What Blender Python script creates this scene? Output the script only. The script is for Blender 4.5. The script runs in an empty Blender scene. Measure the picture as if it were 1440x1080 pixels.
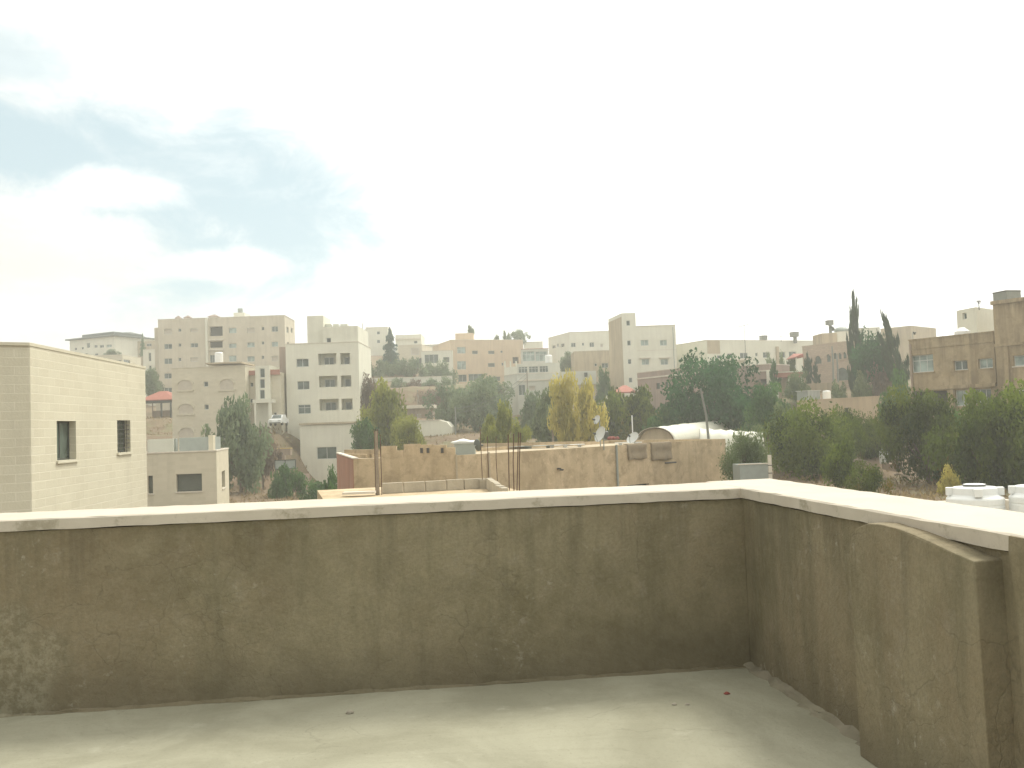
import bpy, math, random
import numpy as np
from mathutils import Vector, Matrix, Quaternion
random.seed(7)
S = bpy.context.scene
COL = S.collection
R = math.radians

# ------------------------------------------------------------------ camera
FPX, CX, CY = 1300.0, 720.0, 540.0
TH, ROLL, CAMZ = math.atan(56/1300.0), R(2.0), 1.4
Fv = Vector((0, math.cos(TH), math.sin(TH))); Uv = Vector((0, -math.sin(TH), math.cos(TH))); Rx = Vector((1, 0, 0))
ca, sa = math.cos(ROLL), math.sin(ROLL)
cd = bpy.data.cameras.new('camera'); cam = bpy.data.objects.new('camera', cd); COL.objects.link(cam)
cright = Rx*ca - Uv*sa; cup = Rx*sa + Uv*ca; cback = -Fv
M = Matrix((cright, cup, cback)).transposed().to_4x4(); M.translation = (0, 0, CAMZ)
cam.matrix_world = M
cd.sensor_width = 36; cd.lens = FPX/1440*36; cd.clip_start = .05; cd.clip_end = 3000
S.camera = cam

# ------------------------------------------------------------------ light
SUN_EL, SUN_AZ = R(52), R(38)
sv = Vector((math.sin(SUN_AZ)*math.cos(SUN_EL), math.cos(SUN_AZ)*math.cos(SUN_EL), math.sin(SUN_EL)))
ld = bpy.data.lights.new('sun', 'SUN'); ld.energy = 1.5; ld.angle = R(16); ld.color = (1, .965, .85)
sun = bpy.data.objects.new('sun', ld); COL.objects.link(sun); sun.location = (0, 0, 60)
sun.rotation_mode = 'QUATERNION'; sun.rotation_quaternion = sv.to_track_quat('Z', 'Y')
S.view_settings.view_transform = 'Standard'; S.view_settings.look = 'None'
S.view_settings.gamma = 1; S.view_settings.exposure = .92
S.cycles.use_denoising = True; S.cycles.max_bounces = 6; S.cycles.volume_bounces = 1
S.cycles.diffuse_bounces = 3; S.cycles.transparent_max_bounces = 8
S.cycles.sample_clamp_indirect = 6

def ray(px, py):
    dx, dy = px-CX, py-CY
    return Rx*(dx*ca-dy*sa) - Uv*(dx*sa+dy*ca) + Fv*FPX
def P(px, py, Y):                                   # the point seen at pixel px,py lying Y metres ahead
    r = ray(px, py); return r*(Y/r.y) + Vector((0, 0, CAMZ))
def Pz(px, py, z):                                  # the same, lying at height z
    r = ray(px, py); return r*((z-CAMZ)/r.z) + Vector((0, 0, CAMZ))

# ------------------------------------------------------------------ nodes
class NT:
    def __init__(s, nt): s.nt = nt; nt.nodes.clear()
    def n(s, t, _i=None, **kw):
        nd = s.nt.nodes.new(t)
        for k, v in kw.items(): setattr(nd, k, v)
        for k, v in (_i or {}).items():
            if isinstance(v, bpy.types.NodeSocket): s.nt.links.new(v, nd.inputs[k])
            else: nd.inputs[k].default_value = v
        return nd
    def math(s, op, a, b=0.0, c=None, clamp=False):
        i = {0: a, 1: b}
        if c is not None: i[2] = c
        return s.n('ShaderNodeMath', i, operation=op, use_clamp=clamp).outputs[0]
    def noise(s, vec, sc, det=5, ro=.6, dist=0):
        return s.n('ShaderNodeTexNoise', {'Vector': vec, 'Scale': sc, 'Detail': det, 'Roughness': ro, 'Distortion': dist}).outputs['Fac']
    def ramp(s, f, a, b, lo=0.0, hi=1.0):
        return s.n('ShaderNodeMapRange', {0: f, 1: a, 2: b, 3: lo, 4: hi}, interpolation_type='SMOOTHSTEP').outputs[0]
    def mix(s, f, a, b, bt='MIX'):
        nd = s.n('ShaderNodeMix', data_type='RGBA', blend_type=bt)
        for k, v in ((0, f), (6, a), (7, b)):
            if isinstance(v, bpy.types.NodeSocket): s.nt.links.new(v, nd.inputs[k])
            else: nd.inputs[k].default_value = v if k == 0 else (*v[:3], 1)
        return nd.outputs[2]
    def map(s, vec, sc): return s.n('ShaderNodeMapping', {'Vector': vec, 'Scale': sc}).outputs[0]
    def out(s, sh): s.n('ShaderNodeOutputMaterial', {0: sh})
    def bsdf(s, col, rough=.9, normal=None, spec=.25, **kw):
        i = {'Base Color': col if isinstance(col, bpy.types.NodeSocket) else (*col, 1), 'Roughness': rough, 'Specular IOR Level': spec}
        if normal is not None: i['Normal'] = normal
        i.update(kw)
        return s.n('ShaderNodeBsdfPrincipled', i).outputs[0]
    def bump(s, h, st=.3, d=.02):
        return s.n('ShaderNodeBump', {'Height': h, 'Strength': st, 'Distance': d}).outputs[0]
def newmat(name):
    m = bpy.data.materials.new(name); m.use_nodes = True; return m, NT(m.node_tree)

# ------------------------------------------------------------------ sky
W = bpy.data.worlds.new('World'); S.world = W; W.use_nodes = True
t = NT(W.node_tree)
sky = t.n('ShaderNodeTexSky', sky_type='NISHITA', sun_disc=False, sun_elevation=SUN_EL, sun_rotation=SUN_AZ,
          altitude=800, air_density=1.0, dust_density=2.0, ozone_density=1.0)
dirv = t.n('ShaderNodeTexCoord').outputs['Generated']
def cone(px, py, rx, ry, wob):                      # soft opening in the cloud sheet round a direction
    c = ray(px, py).normalized()
    rt = Vector((c.y, -c.x, 0)).normalized(); up = rt.cross(c)
    u = t.n('ShaderNodeVectorMath', {0: dirv, 1: rt}, operation='DOT_PRODUCT').outputs['Value']
    v = t.n('ShaderNodeVectorMath', {0: dirv, 1: up}, operation='DOT_PRODUCT').outputs['Value']
    w = t.n('ShaderNodeVectorMath', {0: dirv, 1: c}, operation='DOT_PRODUCT').outputs['Value']
    u = t.math('DIVIDE', u, rx/FPX); v = t.math('DIVIDE', v, ry/FPX)
    d = t.math('SQRT', t.math('ADD', t.math('MULTIPLY', u, u), t.math('MULTIPLY', v, v)))
    d = t.math('ADD', d, wob)
    d = t.math('ADD', d, t.math('MULTIPLY', t.math('LESS_THAN', w, 0.2), 9.0))
    return t.ramp(d, .35, 1.3, 1, 0)
nz = t.noise(t.map(dirv, (1, 1, 2.0)), 6.5, 11, .66, .5)
wob = t.math('MULTIPLY', t.math('SUBTRACT', nz, .5), 1.9)
wob2 = t.math('MULTIPLY', t.math('SUBTRACT', t.noise(t.map(dirv, (1, 1, 1.7)), 9, 10, .68, .4), .5), 2.3)
blue = t.math('MAXIMUM', cone(285, 310, 265, 145, wob), cone(20, 205, 260, 110, wob))
blue = t.math('MAXIMUM', blue, t.math('MULTIPLY', cone(5, 85, 130, 60, wob), .75))
white = t.math('MAXIMUM', cone(10, 352, 215, 85, wob2), t.math('MULTIPLY', cone(160, 270, 80, 30, wob2), .75))
white = t.math('MAXIMUM', white, t.math('MULTIPLY', cone(300, 372, 95, 24, wob2), .9))
blue = t.math('MULTIPLY', blue, t.math('SUBTRACT', 1.0, white))
gap = t.math('MULTIPLY', t.ramp(t.noise(t.map(dirv, (1, 1, 2)), 2.6, 6, .6), .56, .72), t.ramp(t.n('ShaderNodeSeparateXYZ', {0: dirv}).outputs[1], -.1, .1, 1, 0))
blue = t.math('MAXIMUM', blue, gap)                 # more openings behind the viewer
sd = t.n('ShaderNodeVectorMath', {0: dirv, 1: tuple(sv)}, operation='DOT_PRODUCT').outputs['Value']
glow = t.ramp(sd, .0, 1.0, 0, 1)
thick = t.ramp(t.noise(t.map(dirv, (1, 1, 3)), 4.6, 9, .62), .34, .66, 1.0, .80)
back = t.ramp(t.n('ShaderNodeSeparateXYZ', {0: dirv}).outputs[1], -.3, .1, 1.0, 0)  # extra brightness added to unseen clouds behind the camera, filling camera-facing walls
cl = t.math('MULTIPLY', t.math('ADD', t.math('MULTIPLY_ADD', t.math('POWER', glow, 2.0), 7.0, 5.2), back), thick)
cloud = t.n('ShaderNodeVectorMath', {0: (1.0, .992, .94), 3: cl}, operation='SCALE').outputs[0]
skyc = t.mix(.8, sky.outputs[0], (3.2, 3.9, 3.85))
colr = t.mix(blue, cloud, skyc)
bg = t.n('ShaderNodeBackground', {0: colr, 1: .11})
t.n('ShaderNodeOutputWorld', {0: bg.outputs[0]})

# ------------------------------------------------------------------ mesh builder
class MB:
    def __init__(s): s.v = []; s.f = []
    def poly(s, pts):
        k = len(s.v); s.v += [tuple(p) for p in pts]; s.f.append(tuple(range(k, k+len(pts))))
    def hexa(s, b, tp):                             # bottom ring, top ring
        n = len(b); k = len(s.v); s.v += [tuple(p) for p in b]+[tuple(p) for p in tp]
        s.f.append(tuple(range(k+n-1, k-1, -1))); s.f.append(tuple(range(k+n, k+2*n)))
        for i in range(n): j = (i+1) % n; s.f.append((k+i, k+j, k+n+j, k+n+i))
    def prism(s, xy, z0, z1): s.hexa([(p[0], p[1], z0) for p in xy], [(p[0], p[1], z1) for p in xy])
    def obox(s, A, d, n, u0, u1, v0, v1, w0, w1):   # box in a facade's own frame: along, up, outward
        q = [(A[0]+d[0]*u+n[0]*w, A[1]+d[1]*u+n[1]*w) for u, w in ((u0, w1), (u1, w1), (u1, w0), (u0, w0))]
        s.prism(q, v0, v1)
    def box(s, c, sx, sy, z0, z1, rz=0):
        d = (math.cos(rz), math.sin(rz)); n = (math.sin(rz), -math.cos(rz))
        s.obox((c[0], c[1]), d, n, -sx/2, sx/2, z0, z1, -sy/2, sy/2)
    def tube(s, pts, r, seg=6):
        pts = [Vector(p) for p in pts]; rs = r if isinstance(r, (list, tuple)) else [r]*len(pts)
        k0 = len(s.v)
        for i, p in enumerate(pts):
            a = (pts[min(i+1, len(pts)-1)]-pts[max(i-1, 0)]).normalized()
            x = a.cross(Vector((0, 0, 1)) if abs(a.z) < .9 else Vector((1, 0, 0))).normalized(); y = a.cross(x)
            for j in range(seg):
                an = 2*math.pi*j/seg; s.v.append(tuple(p+(x*math.cos(an)+y*math.sin(an))*rs[i]))
        for i in range(len(pts)-1):
            for j in range(seg):
                a = k0+i*seg+j; b = k0+i*seg+(j+1) % seg; s.f.append((a, b, b+seg, a+seg))
        s.f.append(tuple(range(k0+seg-1, k0-1, -1))); e = k0+(len(pts)-1)*seg; s.f.append(tuple(range(e, e+seg)))
    def lathe(s, c, prof, seg=20, M=None):          # profile of (radius, height)
        k0 = len(s.v); c = Vector(c)
        for r, z in prof:
            for j in range(seg):
                an = 2*math.pi*j/seg; p = Vector((r*math.cos(an), r*math.sin(an), z))
                s.v.append(tuple(c+(M @ p if M else p)))
        for i in range(len(prof)-1):
            for j in range(seg):
                a = k0+i*seg+j; b = k0+i*seg+(j+1) % seg; s.f.append((a, b, b+seg, a+seg))
        s.f.append(tuple(range(k0+seg-1, k0-1, -1))); e = k0+(len(prof)-1)*seg; s.f.append(tuple(range(e, e+seg)))
    def build(s, name, mat, parent=None, bevel=0, smooth=False):
        me = bpy.data.meshes.new(name)
        off = ROOT.get(parent.name if parent else '', Vector((0, 0, 0)))
        me.from_pydata([(x-off.x, y-off.y, z-off.z) for x, y, z in s.v], [], s.f)
        uv = me.uv_layers.new(name='UVMap').data
        for p in me.polygons:
            nn = p.normal
            tx = Vector((-nn.y, nn.x, 0)).normalized() if abs(nn.z) < .75 else None
            for li in p.loop_indices:
                c = me.vertices[me.loops[li].vertex_index].co
                uv[li].uv = (c.dot(tx), c.z) if tx else (c.x, c.y)
        if smooth: me.shade_smooth()
        me.materials.append(mat)
        o = bpy.data.objects.new(name, me); COL.objects.link(o)
        if parent: o.parent = parent; ROOT[o.name] = off
        if smooth == 2:
            pass
        if bevel:
            b = o.modifiers.new('bevel', 'BEVEL'); b.width = bevel; b.segments = 2; b.limit_method = 'ANGLE'
        return o
ROOT = {}
def tag(o, label, cat, group=None, kind=None):
    o['label'] = label; o['category'] = cat
    if group: o['group'] = group
    if kind: o['kind'] = kind
    return o
def thing(name, label, cat, loc, group=None):
    o = bpy.data.objects.new(name, None); COL.objects.link(o); o.empty_display_size = .2
    o.location = loc; ROOT[o.name] = Vector(loc); return tag(o, label, cat, group)
def single(mb, name, mat, label, cat, loc, group=None, **kw):   # a thing that is one mesh, with its origin at loc
    ROOT['_tmp'] = Vector(loc)
    class _p: pass
    o = mb.build(name, mat, **kw)
    for v in o.data.vertices: v.co -= Vector(loc)
    o.location = loc
    return tag(o, label, cat, group)

# ------------------------------------------------------------------ materials
def plaster(name, c1, c2, sc=.5, streak=.35, stain=(.2, .17, .13), rough=.92, bump=.25, mott=0):
    m, t = newmat(name); o = t.n('ShaderNodeTexCoord').outputs['Object']
    a = t.noise(o, sc, 8, .62); f = t.noise(o, 14, 4, .6)
    c = t.mix(t.ramp(a, .32, .68), c1, c2)
    c = t.mix(t.ramp(f, .35, .7, 0, .16), c, stain)
    if mott: c = t.mix(t.math('MULTIPLY', t.ramp(t.noise(o, 1.7, 9, .7, .4), .46, .66), mott), c, stain); c = t.mix(t.ramp(t.noise(o, 3.1, 8, .7), .56, .68, 0, .4), c, tuple(min(1, x*1.25) for x in c1))
    if streak:
        st = t.noise(t.map(o, (1.6, 1.6, .13)), 1.1, 6, .65)
        g = t.noise(o, .23, 3, .5)
        k = t.math('MULTIPLY', t.ramp(st, .43, .62), t.ramp(g, .35, .6, .35, 1))
        c = t.mix(t.math('MULTIPLY', k, streak), c, stain)
    t.out(t.bsdf(c, rough, t.bump(t.noise(o, 25, 5, .6), bump, .02))); return m
def stone(name, c1, c2, mortar, w=.55, h=.26, ms=.012, streak=.15):
    m, t = newmat(name); uv = t.n('ShaderNodeTexCoord').outputs['UV']; o = t.n('ShaderNodeTexCoord').outputs['Object']
    b = t.n('ShaderNodeTexBrick', {'Vector': uv, 'Color1': (*c1, 1), 'Color2': (*c2, 1), 'Mortar': (*mortar, 1), 'Scale': 1.0,
            'Mortar Size': ms, 'Mortar Smooth': .3, 'Bias': 0.0, 'Brick Width': w, 'Row Height': h})
    c = b.outputs['Color']
    c = t.mix(t.ramp(t.noise(o, .35, 6, .6), .3, .7, 0, .3), c, tuple(x*.8 for x in c2))
    c = t.mix(t.ramp(t.noise(o, 9, 5, .65), .35, .7, 0, .2), c, mortar)
    if streak:
        st = t.noise(t.map(o, (1.4, 1.4, .12)), .9, 6, .65)
        c = t.mix(t.ramp(st, .52, .75, 0, streak), c, tuple(x*.5 for x in c2))
    bh = t.math('ADD', t.math('MULTIPLY', b.outputs['Fac'], -.6), t.noise(o, 18, 4, .6))
    t.out(t.bsdf(c, .9, t.bump(bh, .35, .02))); return m
def flat(name, c, rough=.6, spec=.3, metal=0, var=.25):
    m, t = newmat(name); o = t.n('ShaderNodeTexCoord').outputs['Object']
    k = t.mix(t.ramp(t.noise(o, 2.5, 6, .6), .3, .7, 0, var), c, tuple(x*.55 for x in c))
    t.out(t.bsdf(k, rough, None, spec, Metallic=metal)); return m
def glass(name, c, rough=.12, spec=.5):
    m, t = newmat(name); o = t.n('ShaderNodeTexCoord').outputs['Object']
    k = t.mix(t.ramp(t.noise(o, .9, 3, .5), .35, .65), c, tuple(x*1.9+.015 for x in c))
    t.out(t.bsdf(k, rough, None, spec)); return m
def leafmat(name, dark, light, other=None, amt=.0):
    m, t = newmat(name); a = t.n('ShaderNodeAttribute', attribute_name='tint').outputs['Fac']
    c = t.mix(a, dark, light)
    if other:
        o = t.n('ShaderNodeTexCoord').outputs['Object']
        c = t.mix(t.ramp(t.noise(o, 1.1, 3, .6), .62-amt*.4, .78-amt*.4), c, other)
    d = t.bsdf(c, .75, None, .2)
    tr = t.n('ShaderNodeBsdfTranslucent', {0: c}).outputs[0]
    t.out(t.n('ShaderNodeMixShader', {0: .45, 1: d, 2: tr}).outputs[0]); return m

m_cream = stone('cream_limestone', (.60, .55, .425), (.54, .495, .375), (.58, .53, .41), .6, .28, .014)
m_near = stone('near_limestone', (.58, .55, .425), (.54, .505, .385), (.64, .605, .485), .8, .27, .018, .2)
m_block = plaster('pale_beige_stone', (.58, .525, .41), (.51, .46, .355), .3, .3, (.34, .31, .24))
m_white = plaster('off_white_render', (.70, .69, .575), (.64, .625, .52), .35, .16, (.40, .385, .31))
m_grey = plaster('grey_white_render', (.57, .57, .49), (.49, .49, .42), .3, .22, (.33, .335, .28))
m_peach = plaster('peach_render', (.60, .475, .325), (.54, .42, .285), .3, .3, (.36, .27, .19))
m_tanr = plaster('tan_render', (.49, .415, .29), (.42, .355, .245), .3, .4, (.22, .17, .12))
m_brown = plaster('brown_render', (.43, .335, .205), (.33, .255, .15), .35, .8, (.16, .12, .07), mott=.4)
m_brownd = plaster('dull_brown_render', (.34, .265, .20), (.29, .225, .165), .35, .5, (.16, .13, .10))
m_mauve = plaster('mauve_brown_render', (.36, .27, .22), (.30, .23, .19), .35, .4, (.18, .15, .12))
m_stone = stone('rosy_stone', (.50, .40, .30), (.42, .33, .245), (.36, .29, .22), .5, .25, .02, .3)
m_conc = plaster('raw_tan_concrete', (.58, .46, .30), (.44, .345, .215), .7, .35, (.26, .20, .125), .95, .5, .55)
m_redp = plaster('red_brown_render', (.36, .175, .115), (.29, .145, .10), .6, .4, (.42, .33, .25))
m_tile = flat('red_roof_tile', (.34, .13, .095), .8, .2)
m_tilep = flat('faded_red_tile', (.40, .20, .155), .85, .2)
m_slate = flat('dark_slate_roof', (.095, .11, .10), .7, .3)
m_cop = plaster('pale_coping', (.66, .61, .51), (.58, .53, .44), .8, .2, (.36, .33, .27))
m_alu = flat('pale_aluminium', (.55, .56, .52), .45, .4)
m_dark = flat('dark_frame', (.06, .065, .055), .5, .4)
m_bar = flat('dark_iron_bar', (.075, .07, .06), .6, .3)
m_rust = flat('rusty_steel', (.12, .075, .05), .85, .2)
m_glass = glass('dim_glass', (.045, .062, .052))
m_glassl = glass('pale_green_glass', (.17, .215, .19))
m_shut = flat('cream_shutter', (.52, .47, .38), .7, .2)
m_shutg = flat('grey_green_shutter', (.13, .14, .115), .7, .2)
m_void = flat('interior_shade', (.06, .055, .045), .9, .1)
m_wmetal = flat('white_plastic', (.74, .75, .72), .4, .4, 0, .1)
m_gmetal = flat('grey_green_metal', (.30, .33, .30), .55, .4)
m_tank = flat('weathered_grey_tank', (.22, .23, .20), .7, .2)
m_bark = plaster('bark', (.16, .115, .08), (.10, .075, .05), 3, 0)
m_wood = plaster('weathered_pole', (.30, .25, .19), (.20, .165, .12), 3, 0)
m_rug = plaster('brown_wool_rug', (.27, .22, .15), (.20, .16, .11), 3.5, .25, (.36, .30, .21), 1, .8)
m_film = flat('milky_plastic_film', (.68, .67, .56), .5, .35, 0, .18)
L_dark = leafmat('dark_green_leaf', (.034, .09, .03), (.11, .21, .06))
L_pine = leafmat('pine_needle', (.010, .05, .016), (.05, .15, .05))
L_hazed = leafmat('hazed_green_leaf', (.09, .135, .075), (.22, .275, .15))  # green made paler: haze over the farther trees put into the leaf colour
L_blue = leafmat('blue_conifer_needle', (.03, .075, .060), (.08, .14, .11))
L_olive = leafmat('olive_leaf', (.085, .12, .05), (.20, .25, .115))
L_ygreen = leafmat('yellow_green_leaf', (.13, .16, .035), (.36, .37, .08))
L_yellow = leafmat('yellow_autumn_leaf', (.30, .27, .065), (.66, .57, .16))
L_fresh = leafmat('fresh_green_leaf', (.014, .036, .005), (.18, .235, .032))
L_mix = leafmat('mixed_autumn_leaf', (.014, .036, .007), (.16, .20, .032), (.24, .15, .025), .16)
L_dry = leafmat('dry_scrub_leaf', (.10, .075, .055), (.23, .175, .125))
L_cyp = leafmat('cypress_leaf', (.02, .05, .024), (.06, .11, .045))
L_straw = leafmat('straw', (.17, .125, .06), (.32, .25, .13))

# ------------------------------------------------------------------ terrain
def cpt(px, py, Y): p = P(px, py, Y); return (p.x, p.y, p.z)
CT = [(-60, -60, -7), (0, -60, -7), (60, -60, -7), (-40, 0, -7), (-14, 4, -7), (14, 4, -6.5), (0, 14, -6.6), (-30, 14, -6.5), (45, 4, -5), (70, 25, -3),
      (-18, 34, -6.2), (-40, 60, -5.5), (6, 24, -6), (16, 24, -4.6), (-4, 34, -6), (4, 46, -5.2), (14, 56, -4.2), (-70, 80, -3),
      cpt(265, 724, 67), cpt(430, 700, 92), cpt(470, 705, 112), cpt(430, 712, 108), cpt(415, 700, 117), cpt(455, 715, 119), cpt(445, 700, 100), cpt(400, 690, 100), cpt(412, 672, 122), cpt(330, 690, 100), cpt(360, 668, 112), cpt(386, 599, 120), cpt(380, 599, 121), cpt(392, 599, 119.5), cpt(386, 598.5, 124), cpt(370, 600, 125), cpt(384, 612, 117),
      cpt(225, 612, 138), cpt(222, 588, 152), cpt(300, 640, 118), cpt(280, 580, 185), cpt(150, 540, 240), cpt(60, 545, 230), cpt(0, 570, 200),
      cpt(540, 640, 110), cpt(600, 615, 128), cpt(660, 610, 126), cpt(570, 588, 150), cpt(560, 546, 172), cpt(640, 542, 180), cpt(560, 527, 200), cpt(530, 500, 240),
      cpt(680, 552, 198), cpt(690, 600, 150), cpt(740, 615, 122), cpt(760, 580, 156), cpt(800, 540, 180), cpt(820, 520, 215), cpt(800, 622, 98), cpt(870, 612, 112),
      cpt(870, 566, 150), cpt(930, 562, 142), cpt(940, 580, 122), cpt(1000, 602, 100), cpt(980, 540, 155), cpt(1080, 528, 160), cpt(1080, 562, 110), cpt(1160, 548, 128),
      cpt(1180, 604, 97), cpt(960, 632, 88), cpt(1060, 640, 78), cpt(1110, 668, 62), cpt(1150, 690, 54), cpt(1230, 640, 72), cpt(1240, 700, 50), cpt(1300, 680, 56),
      cpt(1230, 585, 105), cpt(1340, 605, 76), cpt(1430, 600, 72), cpt(1400, 700, 44), cpt(1500, 640, 60), cpt(1600, 620, 80),
      (-150, 290, 17), (-60, 290, 19), (20, 290, 17), (100, 290, 16), (-150, 120, 0), (150, 120, 8), (200, 200, 14), (-200, 200, 10),
      (-300, 400, 4), (0, 410, 4), (300, 400, 4), (-320, 0, -8), (320, 0, -2), (120, -50, -6)]
_c = np.array(CT)
def gz(x, y):
    d2 = (_c[:, 0]-x)**2+(_c[:, 1]-y)**2+4.0
    w = 1/d2**2.2
    return float((w*_c[:, 2]).sum()/w.sum())
gx = np.concatenate([np.arange(-350, -90, 20), np.arange(-90, 90, 3.0), np.arange(90, 351, 20)])
gy = np.concatenate([np.arange(-60, 20, 10), np.arange(20, 200, 3.0), np.arange(200, 421, 20)])
mb = MB()
for y in gy:
    for x in gx:
        j = .25*math.sin(x*.9+y*.37)*math.sin(y*.7-x*.21)
        mb.v.append((x, y, gz(x, y)+j))
nx = len(gx)
for j in range(len(gy)-1):
    for i in range(nx-1): a = j*nx+i; mb.f.append((a, a+1, a+1+nx, a+nx))
m_soil, t = newmat('dry_hillside_soil'); o = t.n('ShaderNodeTexCoord').outputs['Object']
c = t.mix(t.ramp(t.noise(o, .06, 8, .65), .35, .62), (.20, .15, .09), (.145, .098, .06))
c = t.mix(t.ramp(t.noise(o, .16, 7, .7), .50, .64), c, (.155, .15, .075))
c = t.mix(t.ramp(t.noise(o, 1.6, 7, .7), .45, .7, 0, .6), c, (.25, .19, .125))
c = t.mix(t.ramp(t.noise(o, 4.5, 5, .7), .55, .7, 0, .5), c, (.10, .085, .055))
t.out(t.bsdf(c, .95, t.bump(t.noise(o, 2.2, 8, .7), .6, .15)))
g = mb.build('ground', m_soil, smooth=True); g['kind'] = 'structure'

# ------------------------------------------------------------------ buildings
class Fac:                                          # one facade: origin A, along d, outward n
    def __init__(s, A, B):
        s.A = Vector((A[0], A[1])); s.B = Vector((B[0], B[1])); s.L = (s.B-s.A).length
        s.d = (s.B-s.A)/s.L; s.n = Vector((s.d.y, -s.d.x))
    def uv(s, px, py):                              # where the sight line through a pixel meets this facade
        r = ray(px, py); o = Vector((0, 0)); nn = s.n
        k = (s.A-o).dot(nn)/(r.x*nn.x+r.y*nn.y)
        p = Vector((r.x*k, r.y*k)); return (p-s.A).dot(s.d), CAMZ+r.z*k
    def pt(s, u, v, w=0): q = s.A+s.d*u+s.n*w; return (q.x, q.y, v)
    def rect(s, x0, y0, x1, y1):
        xm, ym = (x0+x1)/2, (y0+y1)/2
        u0, u1 = s.uv(x0, ym)[0], s.uv(x1, ym)[0]; v0, v1 = s.uv(xm, y1)[1], s.uv(xm, y0)[1]
        return u0, u1, v0, v1
    def box(s, mb, u0, u1, v0, v1, w0, w1): mb.obox(s.A, s.d, s.n, u0, u1, v0, v1, w0, w1)
def wall_faces(mb, F, z0, z1, holes):               # holes: (u0,u1,v0,v1,depth,back)
    hs = [h for h in holes if h[1] > h[0] and h[3] > h[2]]
    us = sorted({0.0, F.L, *[min(max(x, 0), F.L) for h in hs for x in h[:2]]}); vs = sorted({z0, z1, *[min(max(x, z0), z1) for h in hs for x in h[2:4]]})
    for i in range(len(us)-1):
        for j in range(len(vs)-1):
            a, b, c_, d_ = us[i], us[i+1], vs[j], vs[j+1]
            if b-a < 1e-5 or d_-c_ < 1e-5: continue
            um, vm = (a+b)/2, (c_+d_)/2
            if any(h[0] < um < h[1] and h[2] < vm < h[3] for h in hs): continue
            mb.poly([F.pt(a, c_), F.pt(b, c_), F.pt(b, d_), F.pt(a, d_)])
    for u0, u1, v0, v1, dp, back in hs:
        for (a, b), (c_, d_) in (((u0, v0), (u1, v0)), ((u1, v0), (u1, v1)), ((u1, v1), (u0, v1)), ((u0, v1), (u0, v0))):
            mb.poly([F.pt(a, b), F.pt(c_, d_), F.pt(c_, d_, -dp), F.pt(a, b, -dp)])
        if back: mb.poly([F.pt(u0, v0, -dp), F.pt(u1, v0, -dp), F.pt(u1, v1, -dp), F.pt(u0, v1, -dp)])
def window(root, F, u0, u1, v0, v1, dep, style, fm, gm, Y):
    w, h = u1-u0, v1-v0; e = min(.07, w*.12)
    f = MB(); g_ = MB(); w0, w1 = -dep-.06, -dep
    F.box(f, u0, u0+e, v0, v1, w0, w1); F.box(f, u1-e, u1, v0, v1, w0, w1)
    F.box(f, u0+e, u1-e, v0, v0+e, w0, w1); F.box(f, u0+e, u1-e, v1-e, v1, w0, w1)
    nm = 2 if 'w' in style and w > 1.0 else 1
    if '3' in style: nm = 3
    for i in range(1, nm): c_ = u0+w*i/nm; F.box(f, c_-e*.4, c_+e*.4, v0+e, v1-e, w0, w1-.005)
    if 'h' in style: F.box(f, u0+e, u1-e, v0+h*.66, v0+h*.66+e*.8, w0, w1-.008)
    o = f.build('window', fm, root)
    if 's' in style:
        n = max(4, int(h/.12))
        for i in range(n): a = v0+e+(h-2*e)*i/n; F.box(g_, u0+e, u1-e, a, a+(h-2*e)/n*.86, w0+.02, w1-.012)
        F.box(g_, u0+e, u1-e, v0+e, v1-e, w0, w0+.018); g_.build('shutter', gm, o)
    else:
        F.box(g_, u0+e, u1-e, v0+e, v1-e, w0+.02, w0+.035); g_.build('pane', gm, o)
    if 'v' in style:
        b = MB(); n = max(3, int(h/.16))
        for i in range(1, n): a = v0+h*i/n; F.box(b, u0, u1, a-.014, a+.014, -.06, -.035)
        for i in (1, 2, 3): c_ = u0+w*i/4; F.box(b, c_-.01, c_+.01, v0, v1, -.035, -.018)
        b.build('security_bars', m_bar, o)
    if Y < 95:
        b = MB(); F.box(b, u0-.08, u1+.08, v0-.09, v0-.004, .004, .07); b.build('sill', SILL[0], o)
SILL = [None]
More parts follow.
